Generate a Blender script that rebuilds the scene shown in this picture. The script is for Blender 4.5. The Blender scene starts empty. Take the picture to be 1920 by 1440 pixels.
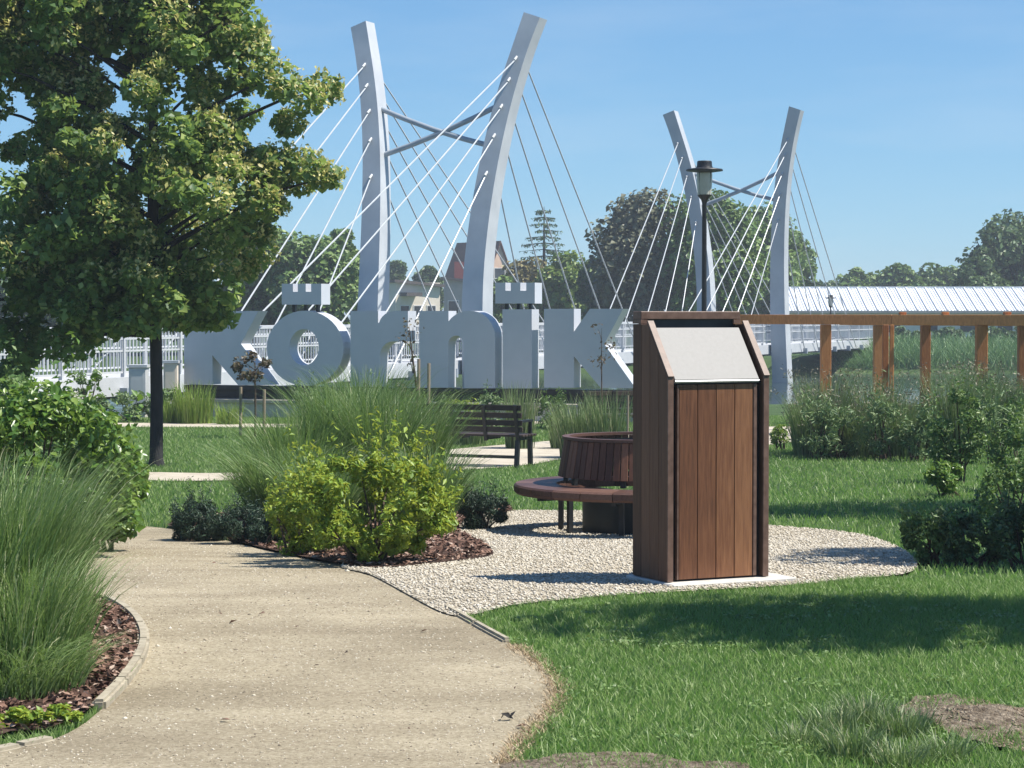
import bpy, bmesh, math
import numpy as np
from mathutils import Vector, Matrix
from mathutils.geometry import delaunay_2d_cdt

C = bpy.context.scene.collection
SC = bpy.context.scene
PI = math.pi
R = math.radians

# ------------------------------------------------------------------ camera
F, EYE, HOR = 4107.0, 1.6, 590.0             # focal length in photo pixels, eye height, horizon row
cam = bpy.data.cameras.new('camera')
cam.sensor_width = 36.0
cam.lens = 36.0 * F / 1920.0
cam.clip_start, cam.clip_end = 0.2, 6000.0
cam_o = bpy.data.objects.new('camera', cam)
C.objects.link(cam_o)
PITCH = math.atan((720 - HOR) / F)
cam_o.location = (0, 0, EYE)
cam_o.rotation_euler = (PI / 2 - PITCH, 0, 0)
SC.camera = cam_o

# ------------------------------------------------------------------ sky and sun
SUN_EL, SUN_AZ = R(58), R(-9)                # azimuth from +X towards +Y
world = bpy.data.worlds.new('World')
SC.world = world
world.use_nodes = True
wt = world.node_tree
for n in list(wt.nodes):
    wt.nodes.remove(n)
wo = wt.nodes.new('ShaderNodeOutputWorld')
wb = wt.nodes.new('ShaderNodeBackground')
sky = wt.nodes.new('ShaderNodeTexSky')
sky.sky_type = 'NISHITA'
sky.sun_disc = False
sky.sun_elevation = SUN_EL
sky.sun_rotation = PI / 2 - SUN_AZ
sky.air_density = 1.0
sky.dust_density = 0.0
sky.ozone_density = 4.0
sky.altitude = 1800.0
wb.inputs['Strength'].default_value = 0.12
sep = wt.nodes.new('ShaderNodeSeparateColor')
comb = wt.nodes.new('ShaderNodeCombineColor')
wt.links.new(sky.outputs[0], sep.inputs[0])
for i, (k, c) in enumerate(((.60, 10.0), (.86, 10.5), (1.20, 8.0))):     # clear dry air: k x / (1 + x / c), the haze band at the horizon held back
    dv = wt.nodes.new('ShaderNodeMath')
    dv.operation = 'MULTIPLY_ADD'
    dv.inputs[1].default_value = 1 / (c * k)
    dv.inputs[2].default_value = 1 / k
    qt = wt.nodes.new('ShaderNodeMath')
    qt.operation = 'DIVIDE'
    wt.links.new(sep.outputs[i], dv.inputs[0])
    wt.links.new(sep.outputs[i], qt.inputs[0])
    wt.links.new(dv.outputs[0], qt.inputs[1])
    wt.links.new(qt.outputs[0], comb.inputs[i])
wtc = wt.nodes.new('ShaderNodeTexCoord')
wmp = wt.nodes.new('ShaderNodeMapping')
wmp.inputs['Scale'].default_value = (3.0, 3.0, 16.0)
wmp.inputs['Rotation'].default_value = (0, .12, 0)
wn = wt.nodes.new('ShaderNodeTexNoise')
wn.inputs['Scale'].default_value = 1.6
wn.inputs['Detail'].default_value = 6
wn.inputs['Roughness'].default_value = .55
wr = wt.nodes.new('ShaderNodeMapRange')
wr.inputs['From Min'].default_value = .50
wr.inputs['From Max'].default_value = .80
wr.inputs['To Max'].default_value = .16
wmx = wt.nodes.new('ShaderNodeMix')
wmx.data_type = 'RGBA'
wmx.inputs[7].default_value = (4.4, 4.7, 5.0, 1)
wt.links.new(wtc.outputs['Generated'], wmp.inputs[0])
wt.links.new(wmp.outputs[0], wn.inputs['Vector'])
wt.links.new(wn.outputs['Fac'], wr.inputs[0])
wt.links.new(wr.outputs[0], wmx.inputs[0])
wt.links.new(comb.outputs[0], wmx.inputs[6])
wt.links.new(wmx.outputs[2], wb.inputs[0])
wt.links.new(wb.outputs[0], wo.inputs[0])

sun = bpy.data.lights.new('sun', 'SUN')
sun.energy = 4.8
sun.angle = R(0.53)
sun.color = (1.0, 0.95, 0.87)
sun_o = bpy.data.objects.new('sun', sun)
C.objects.link(sun_o)
sv = Vector((math.cos(SUN_EL) * math.cos(SUN_AZ), math.cos(SUN_EL) * math.sin(SUN_AZ), math.sin(SUN_EL)))
sun_o.rotation_euler = sv.to_track_quat('Z', 'Y').to_euler()
sun_o.location = (30, 0, 40)

SC.view_settings.view_transform = 'Standard'
SC.view_settings.look = 'None'
SC.view_settings.exposure = 0.72
SC.view_settings.gamma = 1.0
SC.view_settings.use_curve_mapping = False
SC.render.engine = 'CYCLES'
SC.cycles.max_bounces = 8
SC.cycles.transparent_max_bounces = 8

# ------------------------------------------------------------------ terrain and photo geometry
TY = np.array([-60, 12.8, 18.2, 23, 28.7, 36, 42, 48, 60, 3000.0])
TZ = np.array([0.0, 0.0, -0.24, -0.33, -0.42, -0.48, -0.52, -0.60, -0.62, -0.62])
WATER = -1.40


def sstep(t):
    t = np.clip(t, 0, 1)
    return t * t * (3 - 2 * t)


def gz(x, y):
    x = np.asarray(x, float)
    y = np.asarray(y, float)
    w = 1.1
    z = sum(np.interp(y + k * w, TY, TZ) for k in (-1, -.5, 0, .5, 1)) / 5
    ys = 50.5 + 7.5 * sstep((x + 8) / 9)
    dip = sstep((y - (ys - 4)) / 7.0) * (1 - sstep((y - 108.5) / 6.0))
    z = z * (1 - dip) + (-2.4) * dip
    far = sstep((y - 112) / 10)
    return z + far * (0.12 + 0.0 * x)


CP, SP = math.cos(PITCH), math.sin(PITCH)


def ray(px, py):
    a, b = (px - 960) / F, (720 - py) / F
    return Vector((a, CP + b * SP, -SP + b * CP))


def at(px, py, D):
    d = ray(px, py)
    return Vector((0, 0, EYE)) + d * (D / d.y)


def X(px, D):
    return (px - 960) / F * D


def G(px, py):
    d = ray(px, py)
    lo, hi = 2.0, 2.0
    while hi < 900:
        hi = lo * 1.01
        p = d * (hi / d.y)
        if p.z + EYE < float(gz(p.x, p.y)):
            break
        lo = hi
    for _ in range(30):
        m = (lo + hi) / 2
        p = d * (m / d.y)
        if p.z + EYE < float(gz(p.x, p.y)):
            hi = m
        else:
            lo = m
    p = d * (lo / d.y)
    return Vector((p.x, p.y, float(gz(p.x, p.y))))


def GP(pts):
    return np.array([[*G(*p)[:2]] for p in pts])


# ------------------------------------------------------------------ materials
def nodes(name):
    m = bpy.data.materials.new(name)
    m.use_nodes = True
    t = m.node_tree
    return m, t, t.nodes['Principled BSDF']


def L(t, a, b):
    t.links.new(a, b)


def ramp(t, stops):
    r = t.nodes.new('ShaderNodeValToRGB')
    e = r.color_ramp.elements
    e[0].position, e[0].color = stops[0][0], (*stops[0][1], 1)
    e[1].position, e[1].color = stops[-1][0], (*stops[-1][1], 1)
    for p, c in stops[1:-1]:
        k = e.new(p)
        k.color = (*c, 1)
    return r


def noise(t, scale, detail=4, rough=.55, vec=None, stretch=None, coord='Object'):
    n = t.nodes.new('ShaderNodeTexNoise')
    n.inputs['Scale'].default_value = scale
    n.inputs['Detail'].default_value = detail
    n.inputs['Roughness'].default_value = rough
    tc = t.nodes.new('ShaderNodeTexCoord')
    src = tc.outputs[coord]
    if stretch:
        mp = t.nodes.new('ShaderNodeMapping')
        mp.inputs['Scale'].default_value = stretch
        L(t, src, mp.inputs[0])
        src = mp.outputs[0]
    L(t, src, n.inputs['Vector'])
    return n


def bump(t, h, b, strength=.3, dist=.01):
    k = t.nodes.new('ShaderNodeBump')
    k.inputs['Strength'].default_value = strength
    k.inputs['Distance'].default_value = dist
    L(t, h, k.inputs['Height'])
    L(t, k.outputs[0], b.inputs['Normal'])


def mat_noise(name, stops, scale=6, rough=.7, bs=.25, bd=.01, stretch=None, metal=0, detail=6, spec=.4, bscale=None):
    m, t, b = nodes(name)
    n = noise(t, scale, detail, .6, stretch=stretch)
    r = ramp(t, stops)
    L(t, n.outputs['Fac'], r.inputs[0])
    L(t, r.outputs[0], b.inputs['Base Color'])
    b.inputs['Roughness'].default_value = rough
    b.inputs['Metallic'].default_value = metal
    b.inputs['Specular IOR Level'].default_value = spec
    if bs:
        n2 = noise(t, bscale or scale * 4, 4, .6, stretch=stretch)
        bump(t, n2.outputs['Fac'], b, bs, bd)
    return m


def mat_leaf(name, stops, trans=.35, tcol=(.25, .38, .04), rough=.45, spec=.35, patch=None, gain=1.38):
    """colour differs leaf by leaf (each leaf is a mesh island)"""
    if trans > 0:
        def lift(c, k=gain):
            y = sum(c) / 3
            return tuple(min(.9, k * (v * .90 + y * .10)) for v in c)
        stops = [(p, lift(c)) for p, c in stops]
        tcol = lift(tcol, 1.15)
    m, t, b = nodes(name)
    g = t.nodes.new('ShaderNodeNewGeometry')
    r = ramp(t, stops)
    fac = g.outputs['Random Per Island']
    if patch:
        n = noise(t, patch, 2, .5)
        mx = t.nodes.new('ShaderNodeMix')
        mx.inputs[0].default_value = .6
        L(t, fac, mx.inputs[2])
        L(t, n.outputs['Fac'], mx.inputs[3])
        fac = mx.outputs[0]
    L(t, fac, r.inputs[0])
    L(t, r.outputs[0], b.inputs['Base Color'])
    b.inputs['Roughness'].default_value = rough
    b.inputs['Specular IOR Level'].default_value = spec
    tr = t.nodes.new('ShaderNodeBsdfTranslucent')
    tr.inputs[0].default_value = (*tcol, 1)
    ms = t.nodes.new('ShaderNodeMixShader')
    ms.inputs[0].default_value = trans
    L(t, b.outputs[0], ms.inputs[1])
    L(t, tr.outputs[0], ms.inputs[2])
    L(t, ms.outputs[0], t.nodes['Material Output'].inputs[0])
    return m


def mat_wood(name, stops, gscale=(14, 14, .9), rough=.55, tint=.35, axis_noise=9):
    m, t, b = nodes(name)
    n = noise(t, axis_noise, 8, .65, stretch=gscale)
    oi = t.nodes.new('ShaderNodeObjectInfo')
    add = t.nodes.new('ShaderNodeVectorMath')
    add.operation = 'ADD'
    mul = t.nodes.new('ShaderNodeMath')
    mul.operation = 'MULTIPLY'
    mul.inputs[1].default_value = 37.0
    L(t, oi.outputs['Random'], mul.inputs[0])
    mp = [l for l in t.links if l.to_node == n][0].from_node
    L(t, mp.outputs[0], add.inputs[0])
    cx = t.nodes.new('ShaderNodeCombineXYZ')
    for i in range(3):
        L(t, mul.outputs[0], cx.inputs[i])
    L(t, cx.outputs[0], add.inputs[1])
    L(t, add.outputs[0], n.inputs['Vector'])
    mx = t.nodes.new('ShaderNodeMix')
    mx.inputs[0].default_value = tint
    L(t, n.outputs['Fac'], mx.inputs[2])
    L(t, oi.outputs['Random'], mx.inputs[3])
    r = ramp(t, stops)
    L(t, mx.outputs[0], r.inputs[0])
    L(t, r.outputs[0], b.inputs['Base Color'])
    b.inputs['Roughness'].default_value = rough
    b.inputs['Specular IOR Level'].default_value = .35
    bump(t, n.outputs['Fac'], b, .25, .004)
    return m


M = {}
M['lawn_soil'] = mat_noise('lawn_soil', [(.3, (.030, .058, .012)), (.55, (.045, .088, .018)), (.75, (.06, .10, .025))], 1.3, .9, .6, .03, bscale=40)
M['far_ground'] = M['lawn_soil']
M['blade'] = mat_leaf('lawn_blade', [(.0, (.082, .138, .036)), (.5, (.138, .205, .052)), (.85, (.20, .265, .078)), (1, (.33, .32, .16))], .35, (.17, .36, .05), patch=.9, gain=1.55)
M['blade_mid'] = mat_leaf('lawn_blade_mid', [(.0, (.085, .142, .036)), (.5, (.138, .205, .050)), (1, (.205, .265, .078))], .35, (.17, .36, .05), patch=.5, gain=1.5)


def mat_path():
    m, t, b = nodes('crushed_stone_path')
    n1 = noise(t, 55, 6, .75)
    n2 = noise(t, .8, 4, .6)
    n3 = noise(t, 240, 3, .6)
    r1 = ramp(t, [(.25, (.21, .17, .11)), (.5, (.46, .395, .275)), (.72, (.66, .58, .43))])
    r2 = ramp(t, [(.3, (.74, .73, .72)), (.6, (1.0, 1.0, 1.0))])
    n4 = noise(t, .9, 5, .65, stretch=(.55, 2.4, 1))
    r4 = ramp(t, [(.36, (.64, .62, .60)), (.58, (1, 1, 1))])
    L(t, n4.outputs['Fac'], r4.inputs[0])
    m4 = t.nodes.new('ShaderNodeMix')
    m4.data_type = 'RGBA'
    m4.blend_type = 'MULTIPLY'
    m4.inputs[0].default_value = .55
    L(t, r2.outputs[0], m4.inputs[6])
    L(t, r4.outputs[0], m4.inputs[7])
    L(t, n1.outputs['Fac'], r1.inputs[0])
    L(t, n2.outputs['Fac'], r2.inputs[0])
    mx = t.nodes.new('ShaderNodeMix')
    mx.data_type = 'RGBA'
    mx.blend_type = 'MULTIPLY'
    mx.inputs[0].default_value = 1
    L(t, r1.outputs[0], mx.inputs[6])
    L(t, m4.outputs[2], mx.inputs[7])
    L(t, mx.outputs[2], b.inputs['Base Color'])
    b.inputs['Roughness'].default_value = .95
    b.inputs['Specular IOR Level'].default_value = .15
    ad = t.nodes.new('ShaderNodeMath')
    ad.operation = 'ADD'
    L(t, n1.outputs['Fac'], ad.inputs[0])
    L(t, n3.outputs['Fac'], ad.inputs[1])
    bump(t, ad.outputs[0], b, .8, .012)
    return m


M['path'] = mat_path()
M['grit'] = mat_leaf('path_grit', [(0, (.17, .14, .10)), (.5, (.45, .385, .28)), (1, (.70, .64, .52))], 0, rough=.9, spec=.2)
M['gravel_base'] = mat_noise('pale_gravel_base', [(.3, (.26, .22, .16)), (.5, (.46, .41, .32)), (.7, (.60, .56, .47))], 28, .95, .8, .02, bscale=60, spec=.2)
M['pebble'] = mat_leaf('pale_pebble', [(0, (.28, .235, .17)), (.3, (.44, .39, .30)), (.75, (.54, .49, .40)), (1, (.62, .58, .50))], 0, rough=.85, spec=.25)
M['mulch'] = mat_noise('bark_mulch', [(.3, (.035, .022, .016)), (.55, (.095, .060, .045)), (.75, (.17, .12, .09))], 30, .95, .8, .02, spec=.15)
M['chip'] = mat_leaf('bark_chip', [(0, (.06, .034, .025)), (.45, (.15, .085, .062)), (.8, (.27, .165, .12)), (1, (.48, .38, .31))], 0, rough=.9, spec=.2)
M['dirt'] = mat_noise('dry_dirt', [(.3, (.085, .062, .042)), (.5, (.20, .16, .115)), (.7, (.36, .30, .23))], 26, .95, 1.0, .03, bscale=70, spec=.15)
M['crumb'] = mat_leaf('soil_crumb', [(0, (.10, .075, .05)), (.6, (.22, .17, .12)), (1, (.38, .32, .24))], 0, rough=.95, spec=.1)
M['straw'] = mat_leaf('dry_straw', [(0, (.16, .11, .06)), (.5, (.34, .25, .14)), (1, (.50, .40, .26))], .2, (.3, .22, .12), rough=.8)
M['bright_grass_leaf'] = mat_leaf('clover_leaf', [(0, (.075, .14, .035)), (.6, (.12, .20, .05)), (1, (.20, .27, .09))], .25, (.2, .3, .06))
M['plaza'] = mat_noise('pale_plaza', [(.3, (.38, .33, .26)), (.7, (.52, .47, .38))], 3, .9, .3, .01, bscale=60, spec=.2)
M['concrete'] = mat_noise('concrete', [(.3, (.42, .40, .36)), (.7, (.60, .58, .54))], 9, .85, .3, .004, bscale=70)
M['kerb'] = mat_noise('weathered_edging', [(.3, (.26, .225, .165)), (.7, (.43, .385, .29))], 14, .9, .4, .004, bscale=80)
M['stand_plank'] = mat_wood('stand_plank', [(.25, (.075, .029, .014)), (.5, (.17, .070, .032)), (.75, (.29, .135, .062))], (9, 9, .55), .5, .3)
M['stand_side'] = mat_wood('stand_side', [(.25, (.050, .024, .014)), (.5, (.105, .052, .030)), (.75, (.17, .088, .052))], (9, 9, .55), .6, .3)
M['stand_trim'] = mat_noise('stand_trim', [(.3, (.10, .055, .038)), (.7, (.19, .115, .085))], 20, .5, .15, .003)
M['dark_gap'] = mat_noise('gap_shade_and_leaf_black', [(.3, (.006, .005, .005)), (.7, (.014, .012, .011))], 10, .7, .1, .002)  # near-black stands for shade in the stand's gaps; the dead leaf shares it
M['back_plate'] = mat_noise('dark_back_plate', [(.3, (.018, .020, .022)), (.7, (.035, .038, .040))], 8, .45, .1, .002)
M['info_plate'] = mat_noise('grey_info_plate', [(.3, (.205, .20, .192)), (.7, (.225, .22, .212))], 40, .55, .15, .002, spec=.4)
M['edge_highlight'] = mat_noise('painted_edge_highlight', [(.3, (.66, .66, .66)), (.7, (.78, .78, .78))], 40, .3, .05, .001)  # highlight put into the colour, far paler than the plate itself
M['bench_wood'] = mat_wood('round_bench_wood', [(.25, (.070, .029, .017)), (.5, (.15, .064, .036)), (.75, (.24, .11, .062))], (9, 9, .8), .6, .45)
M['seat_wood'] = mat_wood('round_seat_wood', [(.25, (.055, .026, .019)), (.5, (.11, .056, .040)), (.75, (.17, .092, .066))], (6, 6, 6), .5, .4)
M['planter'] = mat_noise('dark_planter_steel', [(.3, (.010, .016, .020)), (.7, (.020, .030, .036))], 5, .55, .1, .002)
M['black_metal'] = mat_noise('black_painted_metal', [(.3, (.010, .012, .014)), (.7, (.020, .022, .025))], 12, .45, .1, .002)
M['dark_panel'] = mat_noise('dark_base_panel', [(.3, (.018, .022, .020)), (.7, (.040, .045, .040))], 3, .7, .1, .002)
M['park_wood'] = mat_wood('dark_park_wood', [(.25, (.020, .014, .012)), (.5, (.040, .027, .022)), (.75, (.070, .048, .040))], (1.2, 14, 14), .6, .4)
M['pergola'] = mat_wood('orange_pergola_wood', [(.25, (.40, .16, .055)), (.5, (.62, .27, .095)), (.75, (.74, .38, .16))], (3, 3, 1.2), .65, .3)
M['pergola_post'] = mat_wood('pergola_post_wood', [(.25, (.26, .095, .034)), (.5, (.44, .18, .062)), (.75, (.58, .28, .11))], (6, 6, .8), .65, .3)
M['white_paint'] = mat_noise('white_sign_paint', [(.3, (.49, .51, .55)), (.7, (.53, .55, .585))], 3, .4, .05, .002)
M['pylon'] = mat_noise('pale_pylon_paint', [(.3, (.42, .44, .46)), (.7, (.52, .54, .555))], 1.2, .4, .06, .004, spec=.5)
M['brace'] = mat_noise('grey_brace_paint', [(.3, (.26, .30, .34)), (.7, (.34, .38, .42))], 2, .4, .05, .003)
M['pylon_far'] = M['pylon']
M['cable'] = mat_noise('white_cable_sheath', [(.3, (.44, .46, .47)), (.7, (.52, .54, .55))], 5, .35, 0)
M['deck'] = mat_noise('deck_grey', [(.3, (.40, .41, .42)), (.7, (.52, .53, .54))], 3, .6, .1, .004)
M['rail'] = mat_noise('white_rail_paint', [(.3, (.46, .48, .50)), (.7, (.56, .57, .58))], 3, .4, 0)
M['lamp_glass'] = mat_noise('milky_lamp_glass', [(.3, (.40, .40, .34)), (.7, (.50, .50, .43))], 6, .3, 0)
M['bark'] = mat_noise('grey_bark', [(.3, (.028, .024, .020)), (.7, (.075, .064, .054))], 14, .9, .8, .02, stretch=(1, 1, .25))
M['bark_dark'] = mat_noise('dark_wet_bark', [(.3, (.012, .012, .013)), (.7, (.032, .031, .031))], 14, .85, .7, .02, stretch=(1, 1, .25))
M['twig'] = mat_noise('brown_twig', [(.3, (.05, .035, .025)), (.7, (.11, .08, .055))], 20, .9, .3, .005)
M['stake'] = mat_noise('pale_stake_wood', [(.3, (.22, .17, .12)), (.7, (.36, .29, .21))], 14, .8, .3, .005, stretch=(1, 1, .2))


def mat_water():
    m, t, b = nodes('lake_water')
    b.inputs['Base Color'].default_value = (.030, .050, .055, 1)
    b.inputs['Roughness'].default_value = .06
    b.inputs['IOR'].default_value = 1.33
    n = noise(t, 2.2, 3, .55, stretch=(1, .5, 1))
    bump(t, n.outputs['Fac'], b, .28, .08)
    return m


M['water'] = mat_water()

# ------------------------------------------------------------------ mesh helpers


def tag(o, label=None, cat=None, group=None, kind=None):
    if label: o['label'] = label
    if cat: o['category'] = cat
    if group: o['group'] = group
    if kind: o['kind'] = kind
    return o


def link(name, me, mat=None, parent=None, loc=None):
    o = bpy.data.objects.new(name, me)
    C.objects.link(o)
    if mat is not None and me is not None and len(me.materials) == 0:
        me.materials.append(mat)
    if parent is not None:
        o.parent = parent
    if loc is not None:
        o.location = loc
    return o


def empty(name, loc=(0, 0, 0), rz=0.0, label=None, cat=None, group=None):
    o = bpy.data.objects.new(name, None)
    o.empty_display_size = .2
    C.objects.link(o)
    o.location = loc
    o.rotation_euler = (0, 0, rz)
    return tag(o, label, cat, group)


def np_mesh(name, V, Fc, smooth=False):
    V = np.ascontiguousarray(V, dtype=np.float32)
    Fc = np.ascontiguousarray(Fc, dtype=np.int32)
    me = bpy.data.meshes.new(name)
    k = Fc.shape[1]
    me.vertices.add(len(V))
    me.vertices.foreach_set('co', V.ravel())
    me.loops.add(Fc.size)
    me.loops.foreach_set('vertex_index', Fc.ravel())
    me.polygons.add(len(Fc))
    me.polygons.foreach_set('loop_start', np.arange(0, Fc.size, k, dtype=np.int32))
    if smooth:
        me.polygons.foreach_set('use_smooth', np.ones(len(Fc), dtype=bool))
    me.update(calc_edges=True)
    return me


class MB:
    """collects boxes, prisms and tubes into one mesh"""

    def __init__(s):
        s.v, s.f = [], []

    def add(s, vs, fs):
        o = len(s.v)
        s.v += [tuple(v) for v in vs]
        s.f += [tuple(i + o for i in f) for f in fs]
        return s

    def box(s, x0, x1, y0, y1, z0, z1):
        return s.add([(x0, y0, z0), (x1, y0, z0), (x1, y1, z0), (x0, y1, z0), (x0, y0, z1), (x1, y0, z1), (x1, y1, z1), (x0, y1, z1)],
                     [(0, 3, 2, 1), (4, 5, 6, 7), (0, 1, 5, 4), (1, 2, 6, 5), (2, 3, 7, 6), (3, 0, 4, 7)])

    def bar(s, a, b, w, h, up=(0, 0, 1)):
        a, b = Vector(a), Vector(b)
        d = (b - a).normalized()
        u = Vector(up)
        if abs(d.dot(u)) > .98:
            u = Vector((0, 1, 0))
        r = d.cross(u).normalized()
        u = r.cross(d).normalized()
        vs = [p + r * i * w / 2 + u * j * h / 2 for p in (a, b) for i, j in ((-1, -1), (1, -1), (1, 1), (-1, 1))]
        return s.add(vs, [(0, 1, 2, 3), (7, 6, 5, 4), (0, 4, 5, 1), (1, 5, 6, 2), (2, 6, 7, 3), (3, 7, 4, 0)])

    def tube(s, pts, rad, n=8, cap=True):
        pts = [Vector(p) for p in pts]
        if not hasattr(rad, '__len__'):
            rad = [rad] * len(pts)
        o = len(s.v)
        ref = Vector((.3, .9, .1)).normalized()
        for i, p in enumerate(pts):
            d = (pts[min(i + 1, len(pts) - 1)] - pts[max(i - 1, 0)]).normalized()
            a = d.cross(ref)
            if a.length < .05:
                a = d.cross(Vector((1, 0, 0)))
            a.normalize()
            b = d.cross(a)
            for k in range(n):
                t = 2 * PI * k / n
                s.v.append(tuple(p + (a * math.cos(t) + b * math.sin(t)) * rad[i]))
        for i in range(len(pts) - 1):
            for k in range(n):
                q = (k + 1) % n
                s.f.append((o + i * n + k, o + i * n + q, o + (i + 1) * n + q, o + (i + 1) * n + k))
        if cap:
            s.f.append(tuple(o + k for k in reversed(range(n))))
            s.f.append(tuple(o + (len(pts) - 1) * n + k for k in range(n)))
        return s

    def lathe(s, prof, n=24, c=(0, 0, 0), a0=0, a1=2 * PI):
        o = len(s.v)
        full = abs(a1 - a0 - 2 * PI) < 1e-6
        m = n if full else n + 1
        for r, z in prof:
            for k in range(m):
                t = a0 + (a1 - a0) * k / n
                s.v.append((c[0] + r * math.cos(t), c[1] + r * math.sin(t), c[2] + z))
        for i in range(len(prof) - 1):
            for k in range(n):
                q = (k + 1) % m
                s.f.append((o + i * m + k, o + i * m + q, o + (i + 1) * m + q, o + (i + 1) * m + k))
        return s

    def prism(s, poly, fn):
        """closed polygon (2-D) extruded: fn(u, v, side) gives the 3-D point for side 0 and 1"""
        n = len(poly)
        vs = [fn(u, v, k) for k in (0, 1) for u, v in poly]
        fs = [(i, (i + 1) % n, n + (i + 1) % n, n + i) for i in range(n)]
        fs += [tuple(reversed(range(n))), tuple(range(n, 2 * n))]
        return s.add(vs, fs)

    def mesh(s, name, smooth=False, bevel=0, seg=1):
        me = bpy.data.meshes.new(name)
        bm = bmesh.new()
        vs = [bm.verts.new(v) for v in s.v]
        for f in s.f:
            try:
                bm.faces.new([vs[i] for i in f])
            except ValueError:
                pass
        bmesh.ops.recalc_face_normals(bm, faces=bm.faces)
        if bevel:
            bmesh.ops.bevel(bm, geom=[e for e in bm.edges if len(e.link_faces) == 2 and e.calc_face_angle(0) > .5], offset=bevel, segments=seg, affect='EDGES', clamp_overlap=True)
        ng = [f for f in bm.faces if len(f.verts) > 4]
        if ng:
            bmesh.ops.triangulate(bm, faces=ng)
        bm.to_mesh(me)
        bm.free()
        if smooth:
            me.polygons.foreach_set('use_smooth', np.ones(len(me.polygons), dtype=bool))
            try:
                me.set_sharp_from_angle(angle=R(40))
            except Exception:
                pass
        return me

    def build(s, name, mat, parent=None, loc=None, smooth=False, bevel=0, seg=1):
        return link(name, s.mesh(name, smooth, bevel, seg), mat, parent, loc)


def copy_tree(o, parent=None):
    c = o.copy()
    C.objects.link(c)
    if parent is not None:
        c.parent = parent
    for ch in list(o.children):
        copy_tree(ch, c)
    return c


def inside(poly, pts):
    x, y = pts[:, 0], pts[:, 1]
    r = np.zeros(len(pts), bool)
    n = len(poly)
    for i in range(n):
        x0, y0 = poly[i]
        x1, y1 = poly[(i + 1) % n]
        if y0 == y1:
            continue
        c = ((y0 > y) != (y1 > y)) & (x < (x1 - x0) * (y - y0) / (y1 - y0) + x0)
        r ^= c
    return r


def smooth_poly(P, n=5, closed=True):
    """Catmull-Rom through the corner points"""
    P = np.asarray(P, float)
    out = []
    k = len(P)
    for i in range(k if closed else k - 1):
        if closed:
            a, b, c, d = P[(i - 1) % k], P[i], P[(i + 1) % k], P[(i + 2) % k]
        else:
            a, b, c, d = P[max(i - 1, 0)], P[i], P[i + 1], P[min(i + 2, k - 1)]
        for j in range(n):
            t = j / n
            out.append(.5 * ((2 * b) + (c - a) * t + (2 * a - 5 * b + 4 * c - d) * t * t + (3 * b - a - 3 * c + d) * t ** 3))
    if not closed:
        out.append(P[-1])
    return np.array(out)


def sheet(name, poly, dz, mat, step=.3, hfn=None, label=None):
    lo, hi = poly.min(0), poly.max(0)
    gx, gy = np.meshgrid(np.arange(lo[0], hi[0], step), np.arange(lo[1], hi[1], step))
    g = np.c_[gx.ravel(), gy.ravel()]
    g = g[inside(poly, g)]
    pts = [Vector((float(a), float(b))) for a, b in np.r_[poly, g]]
    n = len(poly)
    r = delaunay_2d_cdt(pts, [], [list(range(n))], 1, 1e-4)
    V = np.array([[p.x, p.y, 0] for p in r[0]])
    V[:, 2] = gz(V[:, 0], V[:, 1]) + dz
    if hfn is not None:
        V[:, 2] += hfn(V)
    Fc = np.array([f for f in r[2] if len(f) == 3])
    a, b, c = V[Fc[:, 0]], V[Fc[:, 1]], V[Fc[:, 2]]
    flip = np.cross(b - a, c - a)[:, 2] < 0
    Fc[flip] = Fc[flip][:, ::-1]
    o = link(name, np_mesh(name, V, Fc, True), mat)
    return tag(o, kind='structure', label=label)


# ---- plant geometry -------------------------------------------------


def unit(a):
    return a / np.maximum(np.linalg.norm(a, axis=1, keepdims=True), 1e-9)


def leaf_arrays(P, size, rng, up=.6, out=None, outw=.5, aspect=.6, fold=.18, var=.3, droop=0.0):
    n = len(P)
    N = rng.normal(size=(n, 3))
    N[:, 2] += up * 2
    if out is not None:
        N += out * outw * 2
    N = unit(N)
    T = rng.normal(size=(n, 3))
    T[:, 2] -= droop * 3
    T = unit(T - (T * N).sum(1, keepdims=True) * N)
    B = np.cross(N, T)
    Ls = (size * (1 + var * rng.normal(size=(n, 1)))).clip(size * .4, size * 1.8)
    W = Ls * aspect
    V = np.empty((n, 4, 3))
    V[:, 0] = P - T * Ls / 2
    V[:, 1] = P + B * W / 2 + N * W * fold
    V[:, 2] = P + T * Ls / 2 - N * Ls * .12
    V[:, 3] = P - B * W / 2 + N * W * fold
    i = np.arange(n)[:, None] * 4
    Fc = np.r_[i + np.array([[0, 1, 2]]), i + np.array([[0, 2, 3]])]
    return V.reshape(-1, 3), Fc


def clump_points(cs, rs, n, rng, flat=.75, shell=.55):
    """n points in each of the clumps at cs (k,3) with radii rs; gives points and outward directions"""
    k = len(cs)
    d = unit(rng.normal(size=(k * n, 3)))
    u = rng.random((k * n, 1)) ** (1 / 3 * (1 - shell) + .02)
    rr = np.repeat(np.asarray(rs, float), n)[:, None]
    off = d * u * rr
    off[:, 2] *= flat
    return np.repeat(cs, n, axis=0) + off, d


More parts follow.
